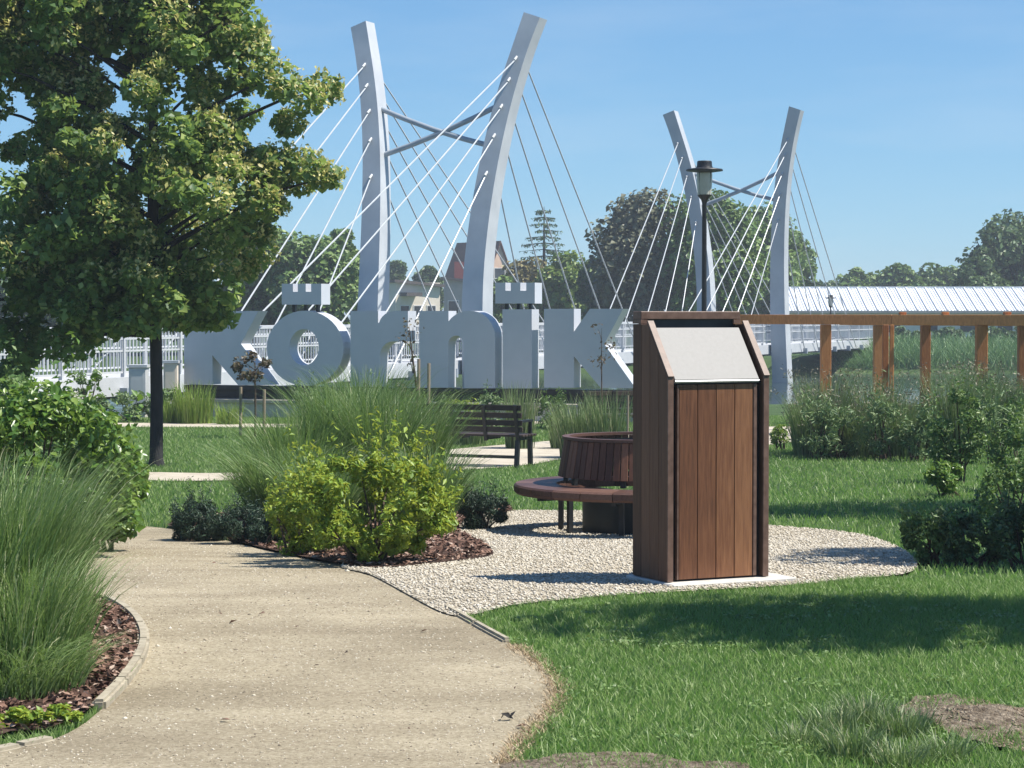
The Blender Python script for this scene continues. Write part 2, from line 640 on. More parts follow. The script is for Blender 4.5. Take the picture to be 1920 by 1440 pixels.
def ribbons(P, H, lean, bend, W, rng, seg=4, tipw=.05):
    """grass blades: base P (n,3), heights H (n), horizontal lean vectors (n,2), bend = how far the tip is carried over"""
    n = len(P)
    s = np.linspace(0, 1, seg + 1)
    V = np.empty((n, seg + 1, 2, 3))
    a = rng.random(n) * 2 * PI
    wd = np.c_[np.cos(a), np.sin(a)]
    for j, t in enumerate(s):
        h = H * (t - bend * .45 * t ** 3)
        k = (t * .35 + .65 * t ** 2)
        q = P + np.c_[lean[:, 0] * k, lean[:, 1] * k, h]
        w = W * max(tipw, (1 - t ** 1.6)) * (.75 + .25 * min(1, t * 4)) / 2
        V[:, j, 0] = q + np.c_[wd * np.c_[w, w], np.zeros(n)]
        V[:, j, 1] = q - np.c_[wd * np.c_[w, w], np.zeros(n)]
    base = np.arange(n)[:, None] * (seg + 1) * 2
    fs = []
    for j in range(seg):
        q = np.array([[2 * j, 2 * j + 1, 2 * j + 3, 2 * j + 2]])
        fs.append(base + q)
    return V.reshape(-1, 3), np.concatenate(fs)


def join(parts):
    Vs, Fs, o = [], [], 0
    for V, Fc in parts:
        Vs.append(V)
        Fs.append(Fc + o)
        o += len(V)
    return np.concatenate(Vs), np.concatenate(Fs)

# ================================================================== SETTING
PATH = GP([(-120, 1500), (-60, 1428), (100, 1392), (185, 1340), (248, 1264), (268, 1208), (250, 1165), (205, 1135), (150, 1112), (60, 1098), (-200, 1088),
           (-200, 984), (60, 983), (190, 985), (300, 992), (385, 1006), (470, 1028), (580, 1052), (690, 1071), (760, 1106), (835, 1144), (893, 1176), (950, 1207),
           (1012, 1249), (1046, 1302), (1022, 1350), (975, 1400), (950, 1440), (938, 1500)])
GRAVEL = GP([(640, 1064), (695, 1083), (755, 1115), (826, 1153), (880, 1160), (960, 1141), (1050, 1131), (1200, 1119), (1450, 1105), (1590, 1092), (1712, 1076),
             (1700, 1040), (1610, 1006), (1440, 989), (1200, 966), (960, 961), (880, 970), (835, 984), (830, 1000), (760, 1040)])
BED = GP([(318, 992), (385, 1004), (470, 1028), (580, 1053), (690, 1071), (800, 1064), (905, 1052), (925, 1042), (900, 1020), (862, 1000), (880, 975), (960, 962), (930, 948), (840, 948),
          (700, 950), (520, 958), (400, 972), (330, 984)])
LEFT_BED = GP([(-200, 1400), (20, 1385), (100, 1376), (180, 1333), (243, 1261), (262, 1208), (245, 1168), (200, 1139), (100, 1108), (-200, 1096)])
PLAZA = GP([(270, 888), (420, 889), (600, 878), (700, 862), (830, 846), (1000, 831), (1200, 815), (1486, 801), (1490, 830), (1250, 848), (1062, 862), (990, 874), (850, 884), (700, 890), (560, 897), (420, 903), (270, 902)])
STRIP = GP([(150, 794), (500, 796), (760, 796), (1000, 790), (1000, 798), (760, 803), (500, 803), (150, 801)])
DIRT = GP([(1690, 1325), (1740, 1310), (1800, 1309), (1860, 1322), (1920, 1342), (2030, 1362), (2030, 1420), (1920, 1412), (1840, 1400), (1760, 1372), (1700, 1350)])
DIRT2 = GP([(940, 1452), (1000, 1434), (1060, 1424), (1150, 1420), (1230, 1425), (1290, 1437), (1400, 1446), (1400, 1510), (940, 1510)])


def ragged(P, amp, seed):
    r = np.random.default_rng(seed)
    c = P.mean(0)
    k = len(P)
    w = sum(r.normal() * np.sin(np.arange(k) * 2 * PI / k * f + r.random() * 6) / f ** .4 for f in (3, 5, 7, 11, 17)) + .15 * r.normal(size=k)
    return c + (P - c) * (1 + amp * w)[:, None]


DIRTP = ragged(smooth_poly(DIRT, 8), .045, 2)
DC = DIRT.mean(0)


def build_setting():
    # ground: one sheet to the horizon, fine near the camera
    ys = np.r_[np.arange(-12, 64, .5), np.arange(64, 130, 1.5), np.arange(130, 300, 15), np.array([340, 420, 560, 800, 1200, 2000])]
    xs = np.r_[-1500, -1000, -500, -200, -120, np.arange(-80, -16, 4), np.arange(-16, 16, .8), np.arange(16, 84, 4), 120, 200, 500, 1000, 1500]
    gx, gy = np.meshgrid(xs, ys)
    V = np.c_[gx.ravel(), gy.ravel(), gz(gx.ravel(), gy.ravel())]
    nx, ny = len(xs), len(ys)
    i, j = np.meshgrid(np.arange(nx - 1), np.arange(ny - 1))
    a = (j * nx + i).ravel()
    tag(link('ground', np_mesh('ground', V, np.c_[a, a + 1, a + 1 + nx, a + nx], True), M['lawn_soil']), kind='structure')
    w = MB().add([(-400, 44, WATER), (500, 44, WATER), (500, 121, WATER), (-400, 121, WATER)], [(0, 1, 2, 3)])
    tag(w.build('lake', M['water']), kind='structure')
    sheet('gravel_path', smooth_poly(PATH, 4), .012, M['path'], .3)
    sheet('gravel_bed', smooth_poly(GRAVEL, 4), .020, M['gravel_base'], .35)
    sheet('mulch_bed', smooth_poly(BED, 4), .028, M['mulch'], .35)
    sheet('mulch_bed', smooth_poly(LEFT_BED, 3), .030, M['mulch'], .3)
    sheet('paved_path', smooth_poly(PLAZA, 4), .016, M['plaza'], .6)
    sheet('paved_path', smooth_poly(STRIP, 2), .016, M['plaza'], .6)
    hm = lambda V: .012 * np.sin(V[:, 0] * 31 + 2 * np.sin(V[:, 1] * 17)) * np.sin(V[:, 1] * 27 + V[:, 0] * 9) * .7 + .05 * np.exp(-(((V[:, 0] - DC[0]) / .27) ** 2 + ((V[:, 1] - DC[1]) / .20) ** 2)) - .004
    sheet('dirt_mound', DIRTP, .016, M['dirt'], .05, hm)
    sheet('dirt_patch', DIRT2S, .022, M['dirt'], .1)


DIRT2S = ragged(smooth_poly(DIRT2, 8), .03, 4)
build_setting()
PATHS, GRAVS, BEDS, LBEDS, PLAZAS, STRIPS = (smooth_poly(PATH, 4), smooth_poly(GRAVEL, 4), smooth_poly(BED, 4), smooth_poly(LEFT_BED, 3), smooth_poly(PLAZA, 4), smooth_poly(STRIP, 2))


def scatter(n, y0, y1, rng, margin=.5, x0=-9e9, x1=9e9):
    """points on the ground in the strip y0..y1 as wide as the place seen"""
    y = np.sqrt(rng.random(n) * (y1 ** 2 - y0 ** 2) + y0 ** 2)
    x = (rng.random(n) * 2 - 1) * (.238 * y + margin)
    P = np.c_[x, y]
    return P[(x > x0) & (x < x1)]


def with_z(P, dz=0.0):
    return np.c_[P, gz(P[:, 0], P[:, 1]) + dz]


def build_lawn():
    rng = np.random.default_rng(5)
    P = scatter(230000, 7.0, 13.4, rng)
    bad = inside(PATHS, P) | inside(GRAVS, P) | inside(LBEDS, P) | inside(BEDS, P)
    din = inside(DIRTP, P) | inside(DIRT2S, P)
    patch = .5 + .5 * np.sin(P[:, 0] * 3.1 + 1.3 * np.sin(P[:, 1] * 2.3)) * np.sin(P[:, 1] * 2.7 + P[:, 0])
    bad |= din & (rng.random(len(P)) > .25 + .55 * patch)
    P = P[~bad]
    # thinner right at the trodden edge of the path
    patch = .5 + .5 * np.sin(P[:, 0] * 2.3 + 1.3 * np.sin(P[:, 1] * 1.9)) * np.sin(P[:, 1] * 1.7 + P[:, 0])
    n = len(P)
    H = (.022 + .026 * rng.random(n) + .016 * patch) * (1 + .5 * (rng.random(n) > .97))
    a = rng.random(n) * 2 * PI
    ln = np.c_[np.cos(a), np.sin(a)] * (H * rng.uniform(.2, .95, n))[:, None]
    V, Fc = ribbons(with_z(P, -.004), H, ln, .25, .0062, rng, 2)
    tag(link('lawn_grass', np_mesh('lawn_grass', V, Fc), M['blade']), 'mown green lawn grass in the foreground beside the path', kind='stuff')
    P = scatter(300000, 13.4, 47, rng, .6)
    bad = inside(PATHS, P) | inside(GRAVS, P) | inside(BEDS, P) | inside(PLAZAS, P) | inside(STRIPS, P)
    P = P[~bad]
    n = len(P)
    H = rng.uniform(.030, .070, n)
    a = rng.random(n) * 2 * PI
    ln = np.c_[np.cos(a), np.sin(a)] * (H * rng.uniform(.2, .9, n))[:, None]
    V, Fc = ribbons(with_z(P, -.004), H, ln, .25, .016, rng, 1, .25)
    tag(link('lawn_grass', np_mesh('lawn_grass_far', V, Fc), M['blade_mid']), 'mown green lawn grass around the round bench and beyond', kind='stuff')


build_lawn()


def build_fringe():
    # dry trampled straw where lawn and path meet
    rng = np.random.default_rng(17)
    E = smooth_poly(GP([(965, 1216), (1012, 1249), (1046, 1302), (1022, 1350), (975, 1400), (950, 1440)]), 40, False)
    k = rng.integers(0, len(E), 3000)
    P = E[k] + rng.normal(size=(3000, 2)) * np.array([[.026, .026]])
    n = len(P)
    a = rng.random(n) * 2 * PI
    H = rng.uniform(.006, .030, n)
    ln = np.c_[np.cos(a), np.sin(a)] * rng.uniform(.01, .05, n)[:, None]
    V, Fc = ribbons(with_z(P, .010), H, ln, .3, .006, rng, 2)
    tag(link('dry_grass', np_mesh('dry_grass', V, Fc), M['straw']), 'dry straw coloured grass along the path edge of the lawn', kind='stuff')


build_fringe()


def build_weeds():
    # clover and other broad leaves in loose patches
    rng = np.random.default_rng(23)
    c = scatter(150, 7.2, 13, rng)
    P = np.repeat(c, 55, 0) + rng.normal(size=(150 * 55, 2)) * .07
    P = P[~(inside(PATHS, P) | inside(GRAVS, P) | inside(LBEDS, P) | inside(BEDS, P) | inside(DIRTP, P) | inside(DIRT2S, P))]
    V, Fc = leaf_arrays(with_z(P, .03), .018, rng, 1.2, None, .5, .8, .08, .3)
    tag(link('lawn_clover', np_mesh('lawn_clover', V, Fc), M['bright_grass_leaf']), 'clover and broad leaved weeds scattered through the foreground lawn', kind='stuff')


build_weeds()

OCT_V = np.array([[1, 0, 0], [0, 1, 0], [-1, 0, 0], [0, -1, 0], [.1, .1, 1], [0, 0, -.6], ])
OCT_F = np.array([[0, 1, 4], [1, 2, 4], [2, 3, 4], [3, 0, 4], [1, 0, 5], [2, 1, 5], [3, 2, 5], [0, 3, 5]])


def stones(P, S, rng, flat=.6):
    n = len(P)
    a = rng.random(n) * 2 * PI
    V = np.repeat(OCT_V[None], n, 0) * (1 + .35 * rng.normal(size=(n, 6, 1)).clip(-1, 1))
    sc = S[:, None] * np.c_[np.ones(n), rng.uniform(.6, 1, n), flat * rng.uniform(.6, 1.1, n)]
    V = V * sc[:, None, :]
    c, s = np.cos(a)[:, None], np.sin(a)[:, None]
    x, y = V[..., 0] * c - V[..., 1] * s, V[..., 0] * s + V[..., 1] * c
    V = np.stack([x, y, V[..., 2]], -1) + P[:, None]
    Fc = (np.arange(n)[:, None, None] * 6 + OCT_F[None]).reshape(-1, 3)
    return V.reshape(-1, 3), Fc


def build_loose():
    rng = np.random.default_rng(8)
    P = scatter(230000, 11.2, 23, rng)
    P = P[inside(GRAVS, P)]
    P = P[~(inside(BEDS, P) & (rng.random(len(P)) > .04))]
    V, Fc = stones(with_z(P, .024), rng.uniform(.006, .015, len(P)), rng)
    tag(link('gravel_pebbles', np_mesh('gravel_pebbles', V, Fc), M['pebble']), 'pale loose pebbles around the round bench and the info stand', kind='stuff')
    P = scatter(60000, 7.2, 17, rng)
    P = P[inside(PATHS, P)]
    V, Fc = stones(with_z(P, .012), rng.uniform(.002, .0078, len(P)) * (1 + 1.2 * (rng.random(len(P)) > .985)), rng, .55)
    tag(link('path_grit', np_mesh('path_grit', V, Fc), M['grit']), 'fine sandy grit lying on the gravel path', kind='stuff')
    out = []
    for poly, n, y0, y1, dz in ((BEDS, 60000, 14, 24, .030), (LBEDS, 50000, 7.3, 13.5, .032)):
        P = scatter(n, y0, y1, rng)
        P = P[inside(poly, P)]
        k = len(P)
        d = rng.normal(size=(k, 3))
        V, Fc = leaf_arrays(with_z(P, dz + .012), .045, rng, up=1.3, aspect=.45, fold=.05, var=.35)
        out.append((V, Fc))
        Q = P[rng.random(k) < .25]
        out.append((lambda r: (r[0], r[1]))(stones(with_z(Q, dz + .006), rng.uniform(.010, .026, len(Q)), rng, .4)))
    P = scatter(60000, 7.2, 9.8, rng)
    P = P[inside(DIRTP, P) | inside(DIRT2S, P)]
    hz = np.where(inside(DIRTP, P), .05 * np.exp(-(((P[:, 0] - DC[0]) / .27) ** 2 + ((P[:, 1] - DC[1]) / .20) ** 2)), 0)
    V, Fc = stones(with_z(P, .008) + np.c_[np.zeros((len(P), 2)), hz], rng.uniform(.003, .012, len(P)), rng, .7)
    tag(link('soil_crumbs', np_mesh('soil_crumbs', V, Fc), M['crumb']), 'dry soil crumbs on the bare mound and trodden strip', kind='stuff')
    V, Fc = join(out)
    tag(link('bark_chips', np_mesh('bark_chips', V, Fc), M['chip']), 'red brown bark chips covering the planting beds', kind='stuff')


build_loose()


def edging(label, pts, w, h, group=None, piece=.55):
    P = smooth_poly(GP(pts), 8, False)
    root = empty('edging_strip', (*P[0], float(gz(*P[0]))), 0, label, 'edging', group)
    seg = np.r_[0, np.cumsum(np.linalg.norm(np.diff(P, axis=0), axis=1))]
    n = max(2, int(seg[-1] / piece))
    for i in range(n):
        m = MB()
        k = 7
        ss = np.linspace(seg[-1] * i / n + .0015, seg[-1] * (i + 1) / n - .0015, k)
        q = np.c_[np.interp(ss, seg, P[:, 0]), np.interp(ss, seg, P[:, 1])]
        vs, fs = [], []
        for j in range(k):
            d = q[min(j + 1, k - 1)] - q[max(j - 1, 0)]
            d = d / np.linalg.norm(d)
            nn = np.array([-d[1], d[0]]) * w / 2
            z = float(gz(*q[j]))
            for sx, sz in ((-1, -.05), (1, -.05), (1, h), (-1, h)):
                vs.append((q[j][0] + nn[0] * sx - root.location.x, q[j][1] + nn[1] * sx - root.location.y, z + sz - root.location.z))
        for j in range(k - 1):
            for c in range(4):
                e = (c + 1) % 4
                fs.append((j * 4 + c, j * 4 + e, j * 4 + 4 + e, j * 4 + 4 + c))
        fs += [(0, 1, 2, 3), tuple((k - 1) * 4 + c for c in (3, 2, 1, 0))]
        m.add(vs, fs).build('edging_piece', M['kerb'], root, bevel=.012, seg=2)


edging('curved grey edging strip round the foreground ornamental grass', [(200, 1133), (228, 1148), (252, 1168), (266, 1192), (269, 1214), (262, 1240), (246, 1267), (220, 1300), (185, 1336)], .056, .052)
edging('low worn edging flush with the path at the lime green seedlings', [(96, 1392), (40, 1404), (-30, 1420)], .07, .026)
edging('thin pale edging between the path and the lawn corner near the gravel', [(836, 1145), (870, 1163), (910, 1186), (952, 1209)], .045, .034)

# ================================================================== BRIDGE
BW, BD = Vector((.930, -.367, 0)), Vector((.367, .930, 0))
P1 = Vector((-2.61, 65.0, 0))
SPAN = 35.2


def build_bridge():
    root = empty('footbridge', P1, 0, 'white cable stayed footbridge with two pairs of curved pylons over the lake', 'bridge')
    rz = math.atan2(-BD.x, BD.y)
    root.rotation_euler = (0, 0, rz)          # local x across, local y along
    ZD, HW = .20, 1.22
    T0, T1 = -24.0, 58.0
    MB().box(-HW, HW, T0, T1, ZD - .16, ZD).build('deck', M['deck'], root)
    for s in (-1, 1):
        MB().box(s * (HW + .05) - .05, s * (HW + .05) + .05, T0, T1, ZD - .34, ZD + .06).build('edge_beam', M['rail'], root)
    cb = MB().box(-1.5, 1.5, -.07, .07, ZD - .42, ZD - .165).mesh('cross_beam')
    for t in np.arange(T0 + 2, T1, 3.0):
        link('cross_beam', cb, M['brace'], root, (0, float(t), 0))
    for s in (-1, 1):
        x = s * (HW - .04)
        r = MB()
        r.box(x - .035, x + .035, T0, T1, ZD + 1.06, ZD + 1.12).build('top_rail', M['rail'], root)
        lower = MB()
        for z in (.14, .60, .86):
            lower.box(x - .02, x + .02, T0, T1, ZD + z, ZD + z + .04)
        lower.build('lower_rail', M['rail'], root)
        pm = MB().box(-.045, .045, -.03, .03, ZD, ZD + 1.058).mesh('rail_post')
        for t in np.arange(T0 + .5, T1, 2.4):
            link('rail_post', pm, M['rail'], root, (x, t, 0))
        b = MB()
        for t in np.arange(T0 + .6, T1, .15):
            b.box(x - .010, x + .010, t - .010, t + .010, ZD + .16, ZD + 1.058)
        o = b.build('balusters', M['rail'], root)
        o['kind'] = 'stuff'
    # abutments
    MB().box(-1.6, 1.6, T0, T0 + 3.2, -2.2, ZD - .18).build('abutment', M['concrete'], root)
    MB().box(-1.3, 1.3, T1 - 2.0, T1 + .2, -2.2, ZD - .35).build('abutment', M['concrete'], root)

    zs = np.r_[np.linspace(-2.4, 10.5, 36)]
    sm_ = lambda v: np.convolve(np.pad(v, 4, mode='reflect', reflect_type='odd'), np.ones(9) / 9, 'valid')
    off = np.interp(zs, [-2.4, -1.4, 1.8, 3, 4, 5.1, 6.2, 7.4, 8.6, 9.6, 10.5], [.20, .15, 0, .02, .06, .13, .24, .41, .64, .90, 1.19])
    lean = np.interp(zs, [-2.4, 1.8, 4, 6.2, 8.6, 10.5], [0, 0, .30, .80, 1.35, 1.80])

    off, lean = sm_(off), sm_(lean)

    def leg_c(z, side, t0, sg):
        o = np.interp(z, zs, off)
        l = np.interp(z, zs, lean)
        return Vector((side * (1.66 + o), t0 + sg * l, z))

    az = [9.19, 8.55, 7.75, 6.87, 5.75]
    at_ = [16.5, 13.8, 11.0, 8.3, 5.6]
    lug = None
    for t0, sg, k in ((0.0, 1, 1.0), (SPAN, -1, 1.0)):
        py = empty('pylon', (0, t0, 0))
        py.parent = root
        for s in (-1, 1):
            m = MB()
            vs, fs = [], []
            for i, z in enumerate(zs):
                c = leg_c(z, s, 0, sg * k)
                hw = np.interp(z, [-2.4, 1.8, 10.5], [.36, .33, .255])
                hd = np.interp(z, [-2.4, 1.8, 10.5], [.46, .40, .31])
                tilt = np.interp(z, [9.6, 10.5], [0, .09]) * s
                for a, b in ((-1, -1), (1, -1), (1, 1), (-1, 1)):
                    vs.append((c.x + a * hw, c.y + b * hd, z - a * tilt))
            n = len(zs)
            for i in range(n - 1):
                for a in range(4):
                    b = (a + 1) % 4
                    fs.append((i * 4 + a, i * 4 + b, i * 4 + 4 + b, i * 4 + 4 + a))
            fs += [(0, 1, 2, 3), tuple((n - 1) * 4 + a for a in (3, 2, 1, 0))]
            m.add(vs, fs).build('leg', M['pylon'], py, smooth=True)
            MB().box(s * 1.84 - .62, s * 1.84 + .62, -.7, .7, -2.5, -1.46).build('footing', M['concrete'], py)
            for z in az:
                for f in (-1, 1):
                    c = leg_c(z, s, 0, sg * k)
                    hd = np.interp(z, [-2.4, 1.8, 10.5], [.46, .40, .31])
                    if lug is None:
                        lug = MB().tube([(0, 0, .06), (0, .20, -.07)], .040, 8).mesh('anchor_lug')
                    lo = link('anchor_lug', lug, M['cable'], py, (c.x, c.y + f * (hd - .05), c.z))
                    if f < 0:
                        lo.rotation_euler = (0, 0, PI)
        for za, zb in ((7.95, 6.55), (6.35, 7.95)):
            a, b = leg_c(za, -1, 0, sg * k), leg_c(zb, 1, 0, sg * k)
            mid = (a + b) / 2 + Vector((0, 0, -.10))
            # two bent tubes that cross just below mid height
            MB().tube([a, a.lerp(mid, .5) + Vector((0, 0, -.02)), mid, mid.lerp(b, .5) + Vector((0, 0, -.02)), b], .082, 10).build('brace', M['brace'], py, smooth=True)
        for s in (-1, 1):
            for z, t in zip(az, at_):
                for f in (-1, 1):
                    c = leg_c(z, s, t0, sg * k)
                    hd = np.interp(z, [-2.4, 1.8, 10.5], [.46, .40, .31])
                    a = c + Vector((0, f * (hd + .06), -.04))
                    b = Vector((s * 1.42, t0 + f * t, ZD - .28))
                    MB().tube([a, b], .023, 6).build('cable', M['cable'], root, smooth=True)


build_bridge()

# ================================================================== TOWN SIGN
SG_X, SG_Y, SG_A = X(767, 45), 45.0, R(-20)
RX, RY = math.cos(SG_A), math.sin(SG_A)


def sign_uv(px, py):
    k = (px - 960) / F
    u = (SG_Y * k - SG_X) / (RX - RY * k)
    D = SG_Y + RY * u
    z = EYE - (py - HOR) * D / F
    return (u, z)


def build_sign():
    g0 = float(gz(SG_X, SG_Y))
    root = empty('town_sign', (SG_X, SG_Y, 0), SG_A, 'large white three dimensional town name letters kórnik with two small crowns', 'sign')
    T = .44
    k2 = [(1020, 727), (1020, 579), (1076, 579), (1076, 622), (1106, 579), (1168, 579), (1133, 645), (1192, 728), (1127, 728), (1076, 668), (1076, 727)]
    k1 = [(345 + (x - 1020) * .945, 583 + (y - 579) * .932) for x, y in k2]
    arc = lambda cx, cy, rx, ry, a0, a1, n: [(cx + rx * math.cos(R(a0 + (a1 - a0) * i / n)), cy - ry * math.sin(R(a0 + (a1 - a0) * i / n))) for i in range(n + 1)]
    rr = [(657, 725), (657, 583), (709, 583), (709, 606)] + arc(741, 612, 31, 29, 165, 90, 6) + [(765, 583), (765, 640), (745, 640)] + arc(737, 668, 25, 28, 90, 180, 6) + [(712, 725)]
    nn = [(786, 727), (786, 583), (841, 583), (841, 600)] + arc(880, 622, 45, 39, 150, 90, 5) + arc(884, 632, 44, 49, 84, 0, 8) + [(928, 728), (870, 728), (870, 648)] + arc(855, 646, 15, 17, 0, 180, 8) + [(840, 727)]
    ii = [(942, 728), (942, 580), (997, 580), (997, 728)]
    letters = [('k', k1), ('r', rr), ('n', nn), ('i', ii), ('k', k2)]
    for nm, poly in letters:
        m = MB().prism([sign_uv(*p) for p in poly], lambda u, v, k: (u, k * T, v))
        o = m.build('letter', M['white_paint'], root)
        o['label'] = 'solid white letter ' + nm
    # o: a ring
    N = 40
    m = MB()
    vs, fs = [], []
    for k in (0, 1):
        for rx, ry, cx, cy in ((72, 70.5, 572, 653), (27.5, 34, 570, 651)):
            for i in range(N):
                a = 2 * PI * i / N
                u, v = sign_uv(cx + rx * math.cos(a), cy - ry * math.sin(a))
                vs.append((u, k * T, v))
    for i in range(N):
        j = (i + 1) % N
        fs += [(i, j, N + j, N + i), (2 * N + i, 3 * N + i, 3 * N + j, 2 * N + j), (i, 2 * N + i, 2 * N + j, j), (N + i, N + j, 3 * N + j, 3 * N + i)]
    o_o = m.add(vs, fs).build('letter', M['white_paint'], root)
    o_o['label'] = 'solid white letter o with round hole'
    for x0, x1, y0, y1, ny, (a0, a1), (b0, b1) in ((529, 603, 532, 571, 547, (550, 559), (574, 584)), (929, 1003, 530, 569, 545, (948, 958), (976, 987))):
        poly = [(x0, y1), (x0, y0), (a0, y0), (a0, ny), (a1, ny), (a1, y0), (b0, y0), (b0, ny), (b1, ny), (b1, y0), (x1, y0), (x1, y1)]
        MB().prism([sign_uv(*p) for p in poly], lambda u, v, k: (u, k * T - .01, v)).build('crown', M['white_paint'], root)
        p = MB()
        for q in (.2, .5, .8):
            ua, va = sign_uv(x0 + (x1 - x0) * q, y1 - 1)
            ub, vb = sign_uv(x0 + (x1 - x0) * q, y1 + 14)
            p.box(ua - .03, ua + .03, T * .4, T * .6, vb, va)
        p.build('crown_bracket', M['black_metal'], root)
    # dark steel frame and the plinth with a pale coping
    u0, u1 = sign_uv(338, 727)[0], sign_uv(1200, 727)[0]
    zt = sign_uv(767, 726)[1]
    f = MB()
    f.box(u0 + .05, u1 - .05, .06, .38, zt - .10, zt - .012)
    for u in np.linspace(u0 + .12, u1 - .12, 9):
        f.box(u - .05, u + .05, .10, .34, g0 + .384, zt - .10)
    f.build('support_frame', M['black_metal'], root)
    MB().box(u0 + .1, u1 - .1, .14, .30, g0 + .384, zt - .101).build('base_panel', M['dark_panel'], root)
    MB().box(u0 - .2, u1 + .2, -.25, .75, g0 - .4, g0 + .30).build('plinth', M['concrete'], root)
    n = 10
    for i in range(n):
        a, b = u0 - .25 + (u1 - u0 + .5) * i / n, u0 - .25 + (u1 - u0 + .5) * (i + 1) / n
        MB().box(a + .006, b - .006, -.30, .80, g0 + .303, g0 + .38).build('coping_stone', M['plaza'], root, bevel=.008)


build_sign()

# ================================================================== INFO STAND
def build_stand():
    c = G(1250, 1104)
    g0 = float(gz(c.x, c.y))
    rz = R(26)
    root = empty('info_stand', (c.x, c.y, g0 + .035), rz, 'brown plank information stand with blank grey sloping plate on the gravel', 'information stand')
    W_, DP = .70, .415
    prof = lambda y: 1.215 + (1.525 - 1.215) * min(max(y / .235, 0), 1)
    MB().box(-.02, W_ + .14, -.11, DP + .05, -.09, 0).build('base_slab', M['concrete'], root, bevel=.006)
    # side walls of boards whose tops follow the slope
    for x0, x1 in ((0, .036), (W_ - .036, W_)):
        edges = [0.0, .10, .205, .31, DP]
        for a, b in zip(edges[:-1], edges[1:]):
            a, b = a + (.0015 if a else 0), b - .0015
            ys = sorted({a, b} | ({.235} if a < .235 < b else set()))
            poly = [(a, .004)] + [(y, prof(y)) for y in ys] + [(b, .004)]
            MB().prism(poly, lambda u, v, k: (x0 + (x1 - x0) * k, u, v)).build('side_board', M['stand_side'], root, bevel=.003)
        # trim on the front edge and along the slope
        MB().box(x0 - .002, x1 + .002, -.012, -.001, .004, 1.215).build('edge_trim', M['stand_trim'], root, bevel=.002)
        d = Vector((0, .235, .31)).normalized()
        n = Vector((0, -d.z, d.y))
        p0, p1 = Vector(((x0 + x1) / 2, -.010, 1.212)), Vector(((x0 + x1) / 2, .238, 1.539))
        MB().bar(p0 + n * .006, p1 + n * .006, x1 - x0 + .004, .012, n).build('edge_trim', M['stand_trim'], root)
    # front boards
    n, xa, xb = 4, .088, .602
    for i in range(n):
        a, b = xa + (xb - xa) * i / n + .0016, xa + (xb - xa) * (i + 1) / n - .0016
        MB().box(a, b, .012, .030, .012, 1.168).build('front_board', M['stand_plank'], root, bevel=.0025)
    for a, b in ((.074, .086), (.604, .628)):
        MB().box(a, b, .008, .034, .012, 1.168).build('frame_strip', M['stand_trim'], root, bevel=.002)
    MB().box(.038, W_ - .038, .040, DP - .02, .01, 1.16).build('light_block_core', M['dark_gap'], root)  # dark core added inside the stand to block light
    # sloping plate
    d = Vector((0, .235, .31)).normalized()
    nrm = Vector((0, -d.z, d.y))
    a, b = Vector((W_ / 2 - .005, .006, 1.190)), Vector((W_ / 2 - .005, .240, 1.190 + .234 * .31 / .235))
    MB().bar(a, b, .585, .022, nrm).build('info_plate', M['info_plate'], root, bevel=.003)
    MB().bar(a + Vector((-.292, -.004, -.004)), a + Vector((.292, -.004, -.004)), .008, .016, nrm).build('edge_highlight', M['edge_highlight'], root)  # pale strip carrying the painted highlight along the plate's lower edge
    MB().box(.038, W_ - .038, .018, .026, 1.168, 1.186).build('gap_shade_strip', M['dark_gap'], root)  # black strip painted in for the shade under the plate
    # hood at the back
    MB().box(.038, W_ - .038, .335, .345, 1.17, 1.555).build('back_plate', M['back_plate'], root)
    MB().box(0, W_, .315, DP, 1.553, 1.602).build('hood_bar', M['stand_trim'], root, bevel=.004)
    for x0, x1 in ((0, .046), (W_ - .046, W_)):
        MB().box(x0 - .001, x1 + .001, .315, DP + .001, 1.528, 1.552).build('hood_bar', M['stand_trim'], root)
    for i in range(4):
        a, b = .038 + .156 * i, .038 + .156 * (i + 1)
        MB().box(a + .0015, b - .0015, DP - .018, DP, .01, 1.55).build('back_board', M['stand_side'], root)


build_stand()

